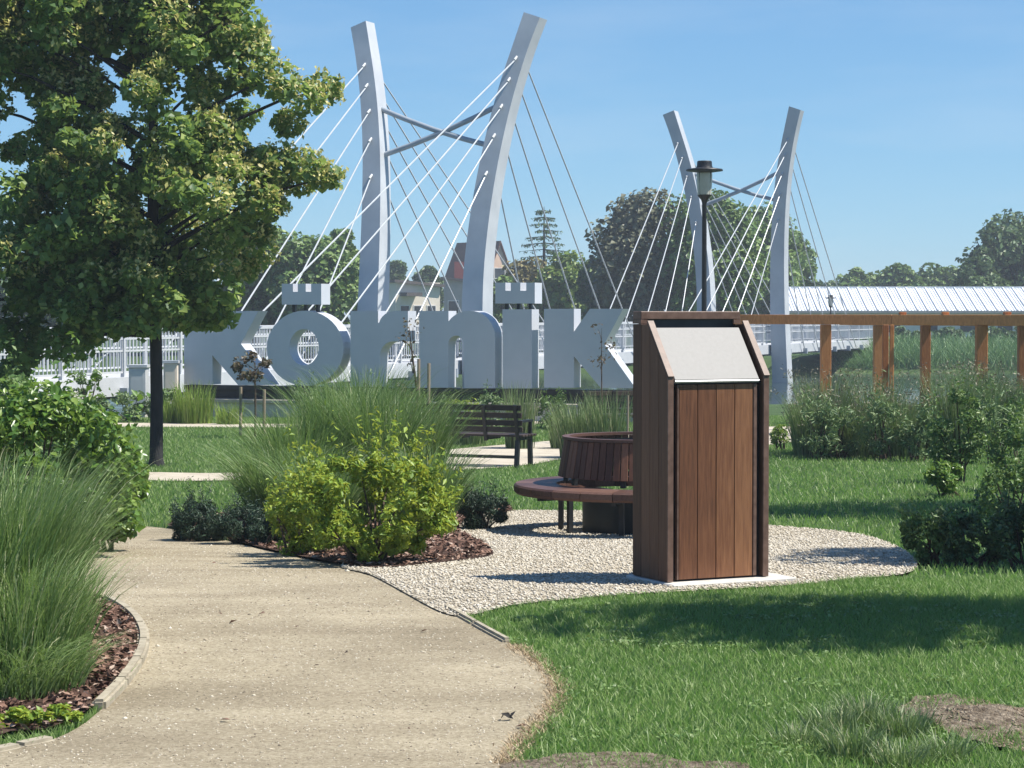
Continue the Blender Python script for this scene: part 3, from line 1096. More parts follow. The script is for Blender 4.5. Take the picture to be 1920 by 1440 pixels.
# ================================================================== ROUND BENCH
def build_round_bench():
    Dc = 18.3
    x = X(1200, Dc)
    g0 = float(gz(x, Dc))
    root = empty('round_bench', (x, Dc, g0), 0, 'round wooden bench with slatted ring backrest around a dark planter', 'bench')
    N = 24
    me = MB()
    a0, a1 = 0.0, 2 * PI / N - .006
    ri, ro, z0, z1 = .70, 1.055, .345, .425
    vs, fs = [], []
    K = 3
    prof = [(ri, z0), (ro - .02, z0), (ro, z0 + .02), (ro, z1 - .015), (ro - .015, z1), (ri, z1)]
    for j in range(K + 1):
        t = a0 + (a1 - a0) * j / K
        for r, z in prof:
            vs.append((r * math.cos(t), r * math.sin(t), z))
    n = len(prof)
    for j in range(K):
        for i in range(n):
            q = (i + 1) % n
            fs.append((j * n + i, j * n + q, j * n + n + q, j * n + n + i))
    fs += [tuple(range(n)), tuple(K * n + i for i in reversed(range(n)))]
    sm = me.add(vs, fs).mesh('seat_board')
    for i in range(N):
        o = link('seat_board', sm, M['seat_wood'], root)
        o.rotation_euler = (0, 0, 2 * PI * i / N)
    # backrest: staves leaning inwards at the top
    N = 64
    hw = PI * .655 / N - .003
    m = MB()
    m.add([(.665, -hw, .49), (.665, hw, .49), (.685, hw, .49), (.685, -hw, .49), (.610, -hw * .94, .795), (.610, hw * .94, .795), (.633, hw * .94, .795), (.633, -hw * .94, .795)],
          [(0, 1, 2, 3), (7, 6, 5, 4), (0, 4, 5, 1), (1, 5, 6, 2), (2, 6, 7, 3), (3, 7, 4, 0)])
    sl = m.mesh('backrest_slat', bevel=.003)
    for i in range(N):
        o = link('backrest_slat', sl, M['bench_wood'], root)
        o.rotation_euler = (0, 0, 2 * PI * (i + .5) / N)
    MB().lathe([(.59, .798), (.65, .798), (.65, .822), (.59, .822), (.59, .798)], 64).build('top_ring', M['seat_wood'], root, smooth=True)
    for z in (.53, .73):
        r = .66 - (z - .49) * .16
        MB().lathe([(r - .03, z), (r - .006, z), (r - .006, z + .04), (r - .03, z + .04), (r - .03, z)], 48).build('hoop', M['black_metal'], root, smooth=True)
    pm = MB().box(.615, .655, -.02, .02, .43, .62).mesh('back_bracket')
    lm = MB().box(.66, .70, -.02, .02, 0, .345).mesh('leg')
    lm2 = MB().box(.52, .56, -.02, .02, 0, .345).mesh('leg')
    bm_ = MB().box(.48, .98, -.02, .02, .315, .343).mesh('bearer')
    for i in range(8):
        a = 2 * PI * (i + .5) / 8 + .12
        for nme, q, ma in (('leg', lm, 'black_metal'), ('bearer', bm_, 'black_metal'), ('back_bracket', pm, 'black_metal')):
            o = link(nme, q, M[ma], root)
            o.rotation_euler = (0, 0, a)
    MB().lathe([(0, .0), (.47, .0), (.48, .02), (.48, .30), (.46, .31), (.44, .31), (.44, .25), (0, .25)], 40).build('planter', M['planter'], root, smooth=True)


build_round_bench()

# ================================================================== PARK BENCHES
def park_bench(x, y, rz, label):
    root = empty('park_bench', (x, y, float(gz(x, y))), rz, label, 'bench', 'dark slatted park benches')
    Lh = 1.0
    for i, (yy, zz) in enumerate(((-.235, .80), (-.215, .70), (-.195, .60), (-.178, .51))):
        MB().box(-Lh, Lh, yy - .012, yy + .012, zz - .036, zz + .036).build('back_slat', M['park_wood'], root, bevel=.004)
    for i in range(5):
        yy = -.13 + i * .095
        MB().box(-Lh, Lh, yy - .038, yy + .038, .415, .443).build('seat_slat', M['park_wood'], root, bevel=.004)
    for xx in (-.92, -.46, 0, .46, .92):
        f = MB()
        f.bar((xx, -.155, .36), (xx, -.265, .84), .045, .03, (0, 1, 0))
        f.bar((xx, -.17, .39), (xx, .27, .39), .045, .04)
        if abs(xx) > .3 or xx == 0:
            pass
        f.build('bracket', M['black_metal'], root)
    for xx in (-.92, .92):
        l = MB()
        l.bar((xx, -.20, 0), (xx, -.16, .37), .055, .055, (0, 1, 0)).build('leg', M['black_metal'], root)
        MB().bar((xx, .26, 0), (xx, .24, .37), .055, .055, (0, 1, 0)).build('leg', M['black_metal'], root)
        MB().box(xx - .03, xx + .03, -.20, .28, .60, .63).bar((xx, .25, .42), (xx, .25, .60), .04, .04, (0, 1, 0)).build('armrest', M['black_metal'], root)
    MB().box(-.92, .92, -.20, -.16, .13, .17).build('stretcher', M['black_metal'], root)
    return root


park_bench(-.70, 29.3, R(-24), 'dark slatted park bench seen from behind, beside the tall ornamental grass')
park_bench(X(1195, 36), 36.0, R(12), 'dark park bench mostly hidden behind the brown information stand')

# ================================================================== LAMP POSTS
def lamp_post(x, y, label, h=4.35, sc=1.0):
    root = empty('street_lamp', (x, y, float(gz(x, y))), 0, label, 'street lamp', None)
    MB().lathe([(0, 0), (.12, 0), (.12, .05), (.085, .10), (.075, 1.0), (.062, 1.12), (.05, 1.2), (.042, h - .82), (.06, h - .75), (.12, h - .685), (.13, h - .66), (0, h - .662)], 14).build('pole', M['black_metal'], root, smooth=True)
    MB().lathe([(0, h - .66), (.125, h - .655), (.14, h - .45), (.145, h - .30), (.14, h - .26), (0, h - .26)], 16).build('lantern', M['lamp_glass'], root, smooth=True)
    MB().lathe([(0, h - .25), (.16, h - .25), (.335, h - .225), (.338, h - .205), (.325, h - .19), (.155, h - .165), (.14, h - .13), (.135, h - .055), (.12, h - .04), (0, h - .035)], 18).build('lamp_cap', M['black_metal'], root, smooth=True)
    for i in range(4):
        a = PI / 4 + i * PI / 2
        MB().bar((.12 * math.cos(a), .12 * math.sin(a), h - .66), (.146 * math.cos(a), .146 * math.sin(a), h - .25), .012, .012).build('lantern_bar', M['black_metal'], root)
    root.scale = (sc, sc, sc)
    return root


z_l = float(gz(3.5, 40))
lamp_post(X(1320, 40), 40.0, 'tall black street lamp with flat disc cap in front of the far pylons', h=4.44 - z_l)
lamp_post(X(1557, 119), 119.0, 'tiny distant street lamp before the long white shed', 3.4, .95)

# ================================================================== PERGOLA
def build_pergola():
    root = empty('pergola', (0, 0, 0), 0, 'orange brown timber pergola with long beams and posts at the lake', 'pergola')
    zt = 1.60
    f0, f1 = Vector((X(1345, 40.5), 40.5, 0)), Vector((X(2080, 33.3), 33.3, 0))
    dirn = (f1 - f0).normalized()
    back = Vector((-dirn.y, dirn.x, 0)) * 3.2
    for o_, dz in ((Vector((0, 0, 0)), 0), (back, -.03)):
        for a, b in ((f0, f0.lerp(f1, .5)), (f0.lerp(f1, .5), f1)):
            q = (b - a).normalized() * .004
            MB().bar(a + o_ + q + Vector((0, 0, zt - .085 + dz)), b + o_ - q + Vector((0, 0, zt - .085 + dz)), .14, .17).build('beam', M['pergola'], root, bevel=.006)

    def post(px, D, w, top=zt - .172):
        x = X(px, D)
        z = float(gz(x, D))
        MB().box(-w / 2, w / 2, -w / 2, w / 2, 0, top - z).build('post', M['pergola_post'], root, (x, D, z), bevel=.008)

    def on(line0, px):
        # where the line from line0 along dirn meets the column px
        k = (px - 960) / F
        t = (line0.y * k - line0.x) / (dirn.x - dirn.y * k)
        return line0 + dirn * t
    for px in (1548, 1840):
        p = on(f0, px)
        post(px, p.y, .175)
    for px in (1646, 1735, 1918):
        p = on(f0 + back, px)
        post(px, p.y, .17, zt - .202)
    p = on(f0 + back * .35, 1660)
    post(1660, p.y, .10, zt - .175)
    p = on(f0 + back * .35, 1672)
    post(1672, p.y, .07, zt - .175)
    # small caps where the beam halves are bolted, just showing above it
    for px in (1692, 1772, 1888):
        p = on(f0, px)
        MB().box(-.055, .055, -.055, .055, 0, .045).build('beam_cap', M['pergola_post'], root, (p.x, p.y, zt + .001), bevel=.005)
    for k in np.linspace(.04, .96, 6):
        p = f0.lerp(f1, float(k))
        MB().bar(p + back * .03 + Vector((0, 0, zt - .11)), p + back * .97 + Vector((0, 0, zt - .13)), .08, .12).build('cross_beam', M['pergola_post'], root)


build_pergola()

# ================================================================== FAR BUILDINGS
M['shed_roof'] = mat_noise('white_shed_roof', [(.3, (.60, .64, .68)), (.7, (.78, .80, .82))], .6, .45, .05, .01)
M['shed_wall'] = mat_noise('pale_shed_wall', [(.3, (.62, .60, .58)), (.7, (.72, .70, .67))], 1.5, .7, 0)
M['cream_wall'] = mat_noise('cream_render', [(.3, (.66, .58, .48)), (.7, (.76, .68, .58))], 1.5, .85, .1, .01)
M['grey_wall'] = mat_noise('grey_render', [(.3, (.30, .29, .28)), (.7, (.40, .38, .36))], 1.5, .85, .1, .01)
M['pink_wall'] = mat_noise('peach_render', [(.3, (.60, .40, .30)), (.7, (.70, .50, .39))], 1.5, .85, .1, .01)
M['dark_roof'] = mat_noise('dark_roof_sheet', [(.3, (.07, .06, .06)), (.7, (.13, .11, .10))], 4, .8, .2, .02)
M['red_roof'] = mat_noise('dark_red_tiles', [(.3, (.13, .05, .04)), (.7, (.21, .09, .07))], 6, .85, .3, .03)
M['red_brick'] = mat_noise('red_brick', [(.3, (.26, .06, .05)), (.7, (.36, .10, .08))], 9, .85, .3, .02)
M['pane'] = mat_noise('dark_window_pane', [(.3, (.02, .025, .03)), (.7, (.05, .055, .06))], 2, .15, 0)


def build_shed():
    D = 150.0
    x0, x1 = X(1478, D), X(2150, D)
    g = float(gz(30, D))
    root = empty('long_shed', (x0, D, g), 0, 'long low white shed with ribbed pale roof across the lake', 'building')
    Lx = x1 - x0
    ze, zr = 1.82 - g, 3.42 - g
    MB().box(0, Lx, 0, 9, 0, ze).build('wall', M['shed_wall'], root)
    n = 36
    for i in range(n):
        a, b = Lx * i / n, Lx * (i + 1) / n
        p = MB()
        p.add([(a, -.25, ze), (b, -.25, ze), (b, 4.5, zr), (a, 4.5, zr), (a, -.25, ze + .05), (b, -.25, ze + .05), (b, 4.5, zr + .05), (a, 4.5, zr + .05)],
              [(0, 3, 2, 1), (4, 5, 6, 7), (0, 1, 5, 4), (1, 2, 6, 5), (2, 3, 7, 6), (3, 0, 4, 7)])
        for q in (.33, .66):
            xx = a + (b - a) * q
            p.bar((xx, -.25, ze + .07), (xx, 4.5, zr + .07), .05, .05)
        p.bar((b - .03, -.27, ze + .09), (b - .03, 4.5, zr + .09), .09, .10)
        p.build('roof_panel', M['shed_roof'], root)
    MB().add([(0, 4.5, zr), (Lx, 4.5, zr), (Lx, 9.2, ze), (0, 9.2, ze)], [(0, 1, 2, 3)]).build('rear_roof', M['shed_roof'], root)
    MB().box(0, Lx, 4.4, 4.65, zr + .04, zr + .16).build('ridge', M['shed_roof'], root)
    MB().box(-.1, Lx, -.40, -.26, ze - .12, ze + .04).build('gutter', M['grey_wall'], root)
    MB().box(0, Lx, -.06, -.005, 0, .55).build('base_course', M['dark_roof'], root)
    for i in range(9):
        xx = 2 + i * (Lx - 4) / 8
        MB().box(xx - .5, xx + .5, -.05, .02, .9, 1.7).build('window', M['pane'], root)


build_shed()


def house(name_label, px0, px1, top, D, kind, wall, roof, eave=None, depth=8.0, turn=0):
    x0, x1 = X(px0, D), X(px1, D)
    g = float(gz((x0 + x1) / 2, D))
    zt = EYE - (top - HOR) * D / F - g
    root = empty('house', (x0, D, g), 0, name_label, 'house')
    W_ = x1 - x0
    root.rotation_euler = (0, 0, R(turn))
    if kind == 'flat':
        MB().box(0, W_, 0, depth, 0, zt - .25).build('wall', M[wall], root)
        MB().add([(-.3, -.4, zt - .25), (W_ + .3, -.4, zt - .65), (W_ + .3, depth + .3, zt - .65), (-.3, depth + .3, zt - .25), (-.3, -.4, zt), (W_ + .3, -.4, zt - .4), (W_ + .3, depth + .3, zt - .4), (-.3, depth + .3, zt)],
                 [(0, 3, 2, 1), (4, 5, 6, 7), (0, 1, 5, 4), (1, 2, 6, 5), (2, 3, 7, 6), (3, 0, 4, 7)]).build('roof', M[roof], root)
    else:
        e = zt * .62 if eave is None else EYE - (eave - HOR) * D / F - g
        MB().prism([(0, 0), (0, e), (W_ / 2, zt), (W_, e), (W_, 0)], lambda u, v, k: (u, depth * k, v)).build('wall', M[wall], root)
        for s in (-1, 1):
            a = Vector((W_ / 2 + s * (W_ / 2 + .4), 0, e - .4 * (zt - e) / (W_ / 2) + .08))
            b = Vector((W_ / 2, 0, zt + .08))
            m = MB()
            n = Vector((0, 0, .18))
            q = [a + Vector((0, -.3, 0)), b + Vector((0, -.3, 0)), b + Vector((0, depth + .3, 0)), a + Vector((0, depth + .3, 0))]
            m.add(q + [v + n for v in q], [(0, 1, 2, 3), (7, 6, 5, 4), (0, 4, 5, 1), (1, 5, 6, 2), (2, 6, 7, 3), (3, 7, 4, 0)]).build('roof', M[roof], root)
    return root, W_, zt


def windows(root, xs, z, w, h):
    for x in xs:
        f = MB().box(x - w / 2 - .08, x + w / 2 + .08, -.05, .01, z - .08, z + h + .08).build('window', M['shed_wall'], root)
        MB().box(x - w / 2, x + w / 2, -.058, -.051, z, z + h).build('pane', M['pane'], f)


h1, w1, t1 = house('cream flat house with slanted dark roof edge between the near pylons', 742, 838, 524, 190, 'flat', 'cream_wall', 'dark_roof', turn=32)
windows(h1, [w1 * .2, w1 * .5, w1 * .8], t1 * .36, .8, 1.0)
MB().box(w1 * .1, w1 * .45, -1.2, .1, t1 * .72, t1 * .78).build('awning', M['dark_roof'], h1)
h2, w2, t2 = house('grey low house with a red brick chimney behind the near pylon', 832, 905, 519, 205, 'flat', 'grey_wall', 'dark_roof')
MB().box(X(851, 205) - h2.location.x, X(872, 205) - h2.location.x, 2, 3, t2 - .6, t2 + 1.45).build('chimney', M['red_brick'], h2)
windows(h2, [w2 * .25, w2 * .7], t2 * .4, .9, 1.1)
h3, w3, t3 = house('peach gabled house with dark red roof beside the open branched conifer', 918, 962, 456, 230, 'gable', 'pink_wall', 'red_roof', 508, turn=34)
windows(h3, [w3 * .4, w3 * .62], t3 * .62, .7, 1.0)
MB().box(w3 * .33, w3 * .42, 1, 2, t3 - 1.4, t3 + .9).build('chimney', M['pink_wall'], h3)

# ================================================================== PLANTS
M['linden'] = mat_leaf('linden_leaf', [(0, (.034, .085, .026)), (.5, (.085, .155, .038)), (.85, (.17, .24, .056)), (1, (.30, .34, .09))], .38, (.30, .43, .07))
M['blossom'] = mat_leaf('linden_blossom', [(0, (.36, .35, .08)), (.5, (.54, .50, .15)), (1, (.62, .56, .30))], .35, (.55, .50, .14), gain=1.15)
M['lime_shrub'] = mat_leaf('lime_shrub_leaf', [(0, (.075, .15, .014)), (.5, (.155, .26, .018)), (1, (.32, .40, .04))], .35, (.42, .46, .03), gain=1.25)
M['green_shrub'] = mat_leaf('green_shrub_leaf', [(0, (.042, .10, .016)), (.5, (.085, .17, .022)), (1, (.18, .25, .04))], .30, (.20, .34, .03), rough=.35, spec=.5)
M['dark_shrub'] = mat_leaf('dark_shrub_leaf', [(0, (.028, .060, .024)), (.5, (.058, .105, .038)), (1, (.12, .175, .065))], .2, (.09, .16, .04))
M['needle'] = mat_leaf('juniper_needle', [(0, (.014, .034, .020)), (.6, (.028, .058, .032)), (1, (.055, .092, .048))], .05, (.03, .06, .02))
M['mid_shrub'] = mat_leaf('mid_shrub_leaf', [(0, (.042, .09, .024)), (.5, (.08, .15, .036)), (1, (.16, .22, .07))], .28, (.16, .26, .04))
M['brown_leaf'] = mat_leaf('brown_purple_leaf', [(0, (.035, .028, .022)), (.6, (.085, .065, .04)), (1, (.15, .13, .07))], .2, (.16, .12, .04))
M['orn_grass'] = mat_leaf('ornamental_grass_blade', [(0, (.050, .10, .026)), (.5, (.095, .165, .044)), (.85, (.17, .25, .085)), (1, (.34, .35, .19))], .30, (.18, .30, .05))
M['orn_grass_light'] = mat_leaf('light_ornamental_blade', [(0, (.065, .12, .032)), (.5, (.125, .20, .056)), (.85, (.22, .30, .11)), (1, (.42, .42, .24))], .32, (.2, .32, .06))
M['bright_grass'] = mat_leaf('bright_grass_blade', [(0, (.095, .17, .020)), (.6, (.15, .235, .030)), (1, (.25, .28, .07))], .3, (.26, .38, .04))
M['tall_grass'] = mat_leaf('tall_grass_blade', [(0, (.075, .125, .045)), (.5, (.13, .19, .072)), (.9, (.23, .27, .13)), (1, (.38, .34, .22))], .28, (.15, .24, .05))
M['seed_head'] = mat_leaf('brown_seed_head', [(0, (.085, .080, .045)), (.5, (.15, .145, .085)), (1, (.26, .235, .16))], .15, (.2, .15, .08))
M['willow'] = mat_leaf('narrow_grey_green_leaf', [(0, (.065, .12, .045)), (.5, (.12, .19, .072)), (1, (.22, .28, .12))], .25, (.16, .25, .06))
M['reed'] = mat_leaf('lake_reed', [(0, (.085, .165, .060)), (.6, (.125, .225, .085)), (1, (.21, .31, .13))], .2, (.14, .28, .06))
FAR = {
    'dark': mat_leaf('far_dark_leaf', [(0, (.030, .058, .024)), (.5, (.050, .090, .030)), (1, (.092, .135, .042))], .2, (.10, .16, .03), gain=1.75),
    'green': mat_leaf('far_green_leaf', [(0, (.045, .086, .022)), (.5, (.078, .136, .030)), (1, (.14, .195, .045))], .2, (.14, .22, .03), gain=1.75),
    'bright': mat_leaf('far_bright_leaf', [(0, (.055, .095, .016)), (.5, (.090, .145, .022)), (1, (.15, .19, .035))], .25, (.20, .28, .03), gain=1.75),
    'brown': mat_leaf('far_copper_leaf', [(0, (.046, .054, .030)), (.5, (.074, .078, .042)), (1, (.11, .115, .058))], .15, (.10, .09, .04), gain=1.75),
    'olive': mat_leaf('far_olive_leaf', [(0, (.075, .070, .022)), (.5, (.12, .105, .032)), (1, (.18, .14, .05))], .2, (.18, .15, .04), gain=1.75),
}


def grass_clump(name, label, x, y, n, H, spread, base_r, w, mat, seed, seg=5, bend=.5, group=None, cat='ornamental grass', wind=(0, 0), hvar=.22, squash=1.0, heads=None):
    rng = np.random.default_rng(seed)
    a = rng.random(n) * 2 * PI
    r = base_r * np.sqrt(rng.random(n))
    P = np.c_[r * np.cos(a), r * np.sin(a) * squash]
    g = float(gz(x, y))
    P3 = np.c_[P, gz(P[:, 0] + x, P[:, 1] + y) - g - .01]
    h = H * (1 + hvar * rng.normal(size=n)).clip(.35, 1.35)
    la = a + rng.normal(size=n) * .7
    lm = spread * (rng.random(n) ** .8) * h / H
    ln = np.c_[np.cos(la) * lm + wind[0], np.sin(la) * lm + wind[1]]
    V, Fc = ribbons(P3, h, ln, bend, w, rng, seg)
    o = link(name, np_mesh(name, V, Fc), M[mat], None, (x, y, g))
    if heads:
        k = int(n * heads[0])
        tips = P3[:k] + np.c_[ln[:k], h[:k] * (1 - bend * .45)]
        Q = np.repeat(tips, 5, 0) + rng.normal(size=(5 * k, 3)) * np.array([[.02, .02, .05]])
        V, Fc = leaf_arrays(Q, heads[2], rng, 0, None, .5, .3, .05, .3, .0)
        c = link('seed_heads', np_mesh('seed_heads', V, Fc), M[heads[1]], o)
        c['kind'] = 'stuff'
    return tag(o, label, cat, group)


def blob_clumps(rng, k, rx, ry, rz, z0, fill=.6):
    d = unit(rng.normal(size=(k, 3)))
    u = rng.random((k, 1)) ** (1 / 3) * (1 - fill) + fill * (.75 + .25 * rng.random((k, 1)))
    c = d * u * np.array([[rx, ry, rz]])
    c[:, 2] += z0
    return c


def stems(root, tips, rng, r0, name='stems', mat='twig', base_r=.06, n=6):
    m = MB()
    for t in tips:
        b = Vector((rng.normal() * base_r, rng.normal() * base_r, -.03))
        t = Vector(t)
        mid = b.lerp(t, .5) + Vector((0, 0, .08 * t.length))
        m.tube([b, mid, t], [r0, r0 * .7, r0 * .3], 5)
    return m.build(name, M[mat], root, smooth=True)


def shrub(name, label, x, y, rx, ry, h, leaf, nl, mat, seed, k=26, cr=.3, up=.5, group=None, aspect=.5, spiky=0.0, flat=.8, z0f=.52):
    rng = np.random.default_rng(seed)
    g = float(gz(x, y))
    root = empty(name, (x, y, g), 0, label, 'shrub', group)
    c = blob_clumps(rng, k, rx * (1 - cr * .6), ry * (1 - cr * .6), h * .46, h * z0f)
    c[:, 2] = np.maximum(c[:, 2], .06 * h)
    rs = cr * min(rx, h * .6) * rng.uniform(.7, 1.25, k)
    P, d = clump_points(c, rs, nl // k, rng, flat)
    P[:, 2] = np.maximum(P[:, 2], .02)
    parts = [leaf_arrays(P, leaf, rng, up, d, .5, aspect)]
    if spiky:
        # upright shoots that break the outline
        ns = int(spiky)
        ci = rng.integers(0, k, ns)
        b = c[ci]
        out = unit(b - np.array([[0, 0, h * .25]]))
        ln = rng.uniform(.10, .34, (ns, 1)) * h
        tips = b + (out * .6 + np.array([[0, 0, .9]])) * ln + np.c_[np.zeros((ns, 2)), rs[ci] * .6]
        m = 14
        t = rng.random((ns, m, 1))
        q = (b[:, None] * (1 - t) + tips[:, None] * t + rng.normal(size=(ns, m, 3)) * leaf * .5).reshape(-1, 3)
        q[:, 2] = np.maximum(q[:, 2], .02)
        parts.append(leaf_arrays(q, leaf * .9, rng, up, None, .5, aspect))
    V, Fc = join(parts)
    o = link('foliage', np_mesh('foliage', V, Fc), M[mat], root)
    o['kind'] = 'stuff'
    stems(root, c[rng.permutation(k)[:min(k, 12)]], rng, .012 * max(1, h))
    return root


# ---- the linden in the foreground
def build_linden():
    rng = np.random.default_rng(21)
    x, y = X(292, 29.0), 29.0
    g = float(gz(x, y))
    root = empty('linden_tree', (x, y, g), 0, 'flowering linden tree with dark straight trunk and yellow blossom', 'tree')
    MB().tube([(0, 0, -.05), (0, 0, .12), (.01, 0, .9), (.0, 0, 1.9), (-.03, .0, 3.2), (-.02, .03, 4.6), (.0, 0, 6.4), (.02, 0, 8.2)], [.125, .09, .082, .078, .075, .06, .038, .01], 14).build('trunk', M['bark_dark'], root, smooth=True)
    zz = np.array([1.5, 1.9, 2.3, 2.7, 3.1, 3.5, 3.9, 4.4, 5.0, 5.6, 6.3, 7.2, 8.2])
    rr = np.array([.35, .8, 1.1, 1.3, 1.55, 1.8, 1.8, 1.30, 1.45, 1.40, 1.15, .9, .3])
    clumps, rad = [], []
    # branch tips seen against the sky: two long arms towards the lake and others round the crown
    def add(cx, cy, cz, r):
        clumps.append((cx, cy, cz))
        rad.append(r)
    def w(px, py, D=29.0):
        p = at(px, py, D)
        return (p.x - x, p.y - y, p.z - g)
    arms = []
    for tip, r in ((w(605, 168), .27), (w(570, 182, 28.6), .30), (w(520, 150, 28.8), .33), (w(540, 232, 29.1), .23), (w(612, 333, 28.9), .23), (w(570, 312, 28.7), .28), (w(520, 300, 28.6), .30), (w(468, 120, 28.6), .38), (w(440, 40, 28.7), .40),
                   (w(470, 350, 28.4), .36), (w(430, 430, 28.5), .38), (w(505, 385, 28.8), .26), (w(395, 480, 28.6), .38), (w(360, 540, 28.7), .36), (w(455, 215, 29.4), .26), (w(410, 260, 28.5), .36), (w(445, 300, 29.2), .34),
                   (w(320, 590, 28.8), .26), (w(450, 500, 29.3), .26), (w(395, 560, 29.4), .26), (w(425, 390, 29.5), .36), (w(480, 430, 29.3), .26), (w(505, 345, 29.4), .24), (w(560, 345, 29.2), .22)):
        add(*tip, r)
        arms.append(tip)
    def airy(x_, z_):
        # windows in the crown where the sky shows through
        return (-.80 < x_ < .02 and 4.55 < z_ < 5.25) or (.05 < x_ < .50 and 4.75 < z_ < 5.05) or (-.45 < x_ < .35 and 4.15 < z_ < 4.50) or (-2.2 < x_ < -1.55 and 4.3 < z_ < 4.75)
    for i in range(210):
        z = rng.uniform(1.95, 7.6)
        rm = np.interp(z, zz, rr)
        a = rng.random() * 2 * PI
        f = np.sqrt(rng.uniform(.05, 1.0)) * rm
        px_, py_ = f * math.cos(a), f * math.sin(a)
        if airy(px_, z):
            continue
        add(px_, py_, z, rng.uniform(.20, .36))
    for i in range(120):
        px_, z = rng.uniform(-2.9, -.6), rng.uniform(2.0, 7.4)
        if airy(px_, z) or z > 6.4 + .5 * (px_ + 2.9):
            continue
        add(px_, rng.uniform(-1.2, 1.0), z, rng.uniform(.20, .38))
    for i in range(40):
        add(rng.uniform(-2.75, -.9), rng.uniform(-1.2, .6), rng.uniform(5.2, 7.0), rng.uniform(.25, .40))
    for i in range(60):
        px_ = rng.uniform(-2.8, .5)
        if px_ < -1.2 and rng.random() < .35:
            add(px_, rng.uniform(-.8, 1.0), rng.uniform(1.25, 1.6), rng.uniform(.18, .28))
        add(px_, rng.uniform(-1.0, 1.2), rng.uniform(1.62 if px_ < -.9 else 1.95, 3.0), rng.uniform(.22, .36))
    cs, rs = np.array(clumps), np.array(rad)
    # limbs from the trunk out to the clumps
    ends = list(range(0, 24, 2)) + list(range(24, len(cs), 9))
    for j, i in enumerate(ends):
        t = Vector(cs[i])
        z0 = max(1.75, t.z - .35 - .28 * Vector((t.x, t.y, 0)).length)
        b = Vector((0, 0, min(z0, 7.6)))
        r0 = .010 + .007 * (t - b).length
        MB().tube([b, b.lerp(t, .4) + Vector((0, 0, .10)), b.lerp(t, .75) + Vector((0, 0, .10)), t], [r0 * 1.5, r0, r0 * .7, r0 * .3], 6).build('limb', M['bark_dark'], root, smooth=True)
    n = 190
    P, d = clump_points(cs, rs, n, rng, .80, .40)
    V, Fc = leaf_arrays(P, .098, rng, .6, d, .35, .80, .10, .38, .15)
    o = link('crown', np_mesh('crown', V, Fc), M['linden'], root)
    o['kind'] = 'stuff'
    # blossom outside the crown, kept sunward; its yellow also paints in sunlit highlights
    k = rng.random(len(P))
    outer = np.hypot(P[:, 0], P[:, 1]) / np.interp(P[:, 2], zz, rr)
    lobe = np.repeat(np.random.default_rng(4).random(len(cs)) < .72, n)
    lobe |= P[:, 0] > 1.35
    s = (k < .80) & lobe & (outer > .40) & (d[:, 0] > -.35) & (d[:, 2] > -.6) & (P[:, 2] > 2.5)
    ci = np.repeat(np.arange(len(cs)), n)[s]
    Q = cs[ci] + d[s] * rs[ci][:, None] * np.array([[1.0, 1.0, .85]]) * rng.uniform(.88, 1.10, (len(ci), 1))
    Q = np.repeat(Q, 2, 0) + rng.normal(size=(2 * len(Q), 3)) * .03
    V, Fc = leaf_arrays(Q, .064, rng, .5, None, .5, .55, .10, .3, .5)
    o = link('blossom', np_mesh('blossom', V, Fc), M['blossom'], root)
    o['kind'] = 'stuff'


build_linden()


def small_tree(name, label, x, y, trunk_h, crown, leaf, nl, mat, seed, r=.03, bark='bark', group=None, cat='tree', k=18, cr=.3, lean=(0, 0)):
    """crown = (rx, ry, rz) ellipsoid above the trunk"""
    rng = np.random.default_rng(seed)
    g = float(gz(x, y))
    root = empty(name, (x, y, g), 0, label, cat, group)
    top = trunk_h + crown[2] * 1.4
    L_ = Vector((lean[0], lean[1], 0))
    MB().tube([(0, 0, -.05), tuple(L_ * .3 + Vector((.004, 0, trunk_h * .5))), tuple(L_ * .7 + Vector((0, .004, trunk_h))), tuple(L_ + Vector((0, 0, top)))], [r, r * .85, r * .7, r * .15], 8).build('trunk', M[bark], root, smooth=True)
    c = blob_clumps(rng, k, *crown, trunk_h + crown[2] * .9, .35) + np.array([[L_.x, L_.y, 0]])
    for q in c[::2]:
        b = Vector((L_.x * .7, L_.y * .7, max(trunk_h * .75, q[2] - .5 * crown[2])))
        MB().tube([b, b.lerp(Vector(q), .5) + Vector((0, 0, .03)), q], [r * .4, r * .25, r * .1], 5).build('limb', M[bark], root)
    P, d = clump_points(c, cr * max(crown) * rng.uniform(.7, 1.2, k), nl // k, rng, .8, .4)
    V, Fc = leaf_arrays(P, leaf, rng, .5, d, .3, .6)
    o = link('crown', np_mesh('crown', V, Fc), M[mat] if isinstance(mat, str) else mat, root)
    o['kind'] = 'stuff'
    return root


# ---- trees outside the picture on the sunny side; their shade falls on the lawn and gravel
small_tree('park_tree', 'leafy park tree standing on the lawn beside the info stand', 5.6, 10.75, 3.6, (2.3, .75, 1.2), .11, 10000, 'green_shrub', 61, .09, k=36, cr=.28)
small_tree('park_tree', 'leafy park tree shading the gravel edge and dark shrubs', 6.9, 14.7, 3.3, (1.9, 1.1, 1.4), .11, 9000, 'green_shrub', 62, .09, k=30, cr=.28)
small_tree('park_tree', 'leafy park tree shading the lawn behind the gravel', 7.6, 20.4, 3.8, (2.2, 1.3, 1.5), .12, 9000, 'green_shrub', 63, .09, k=30, cr=.28)

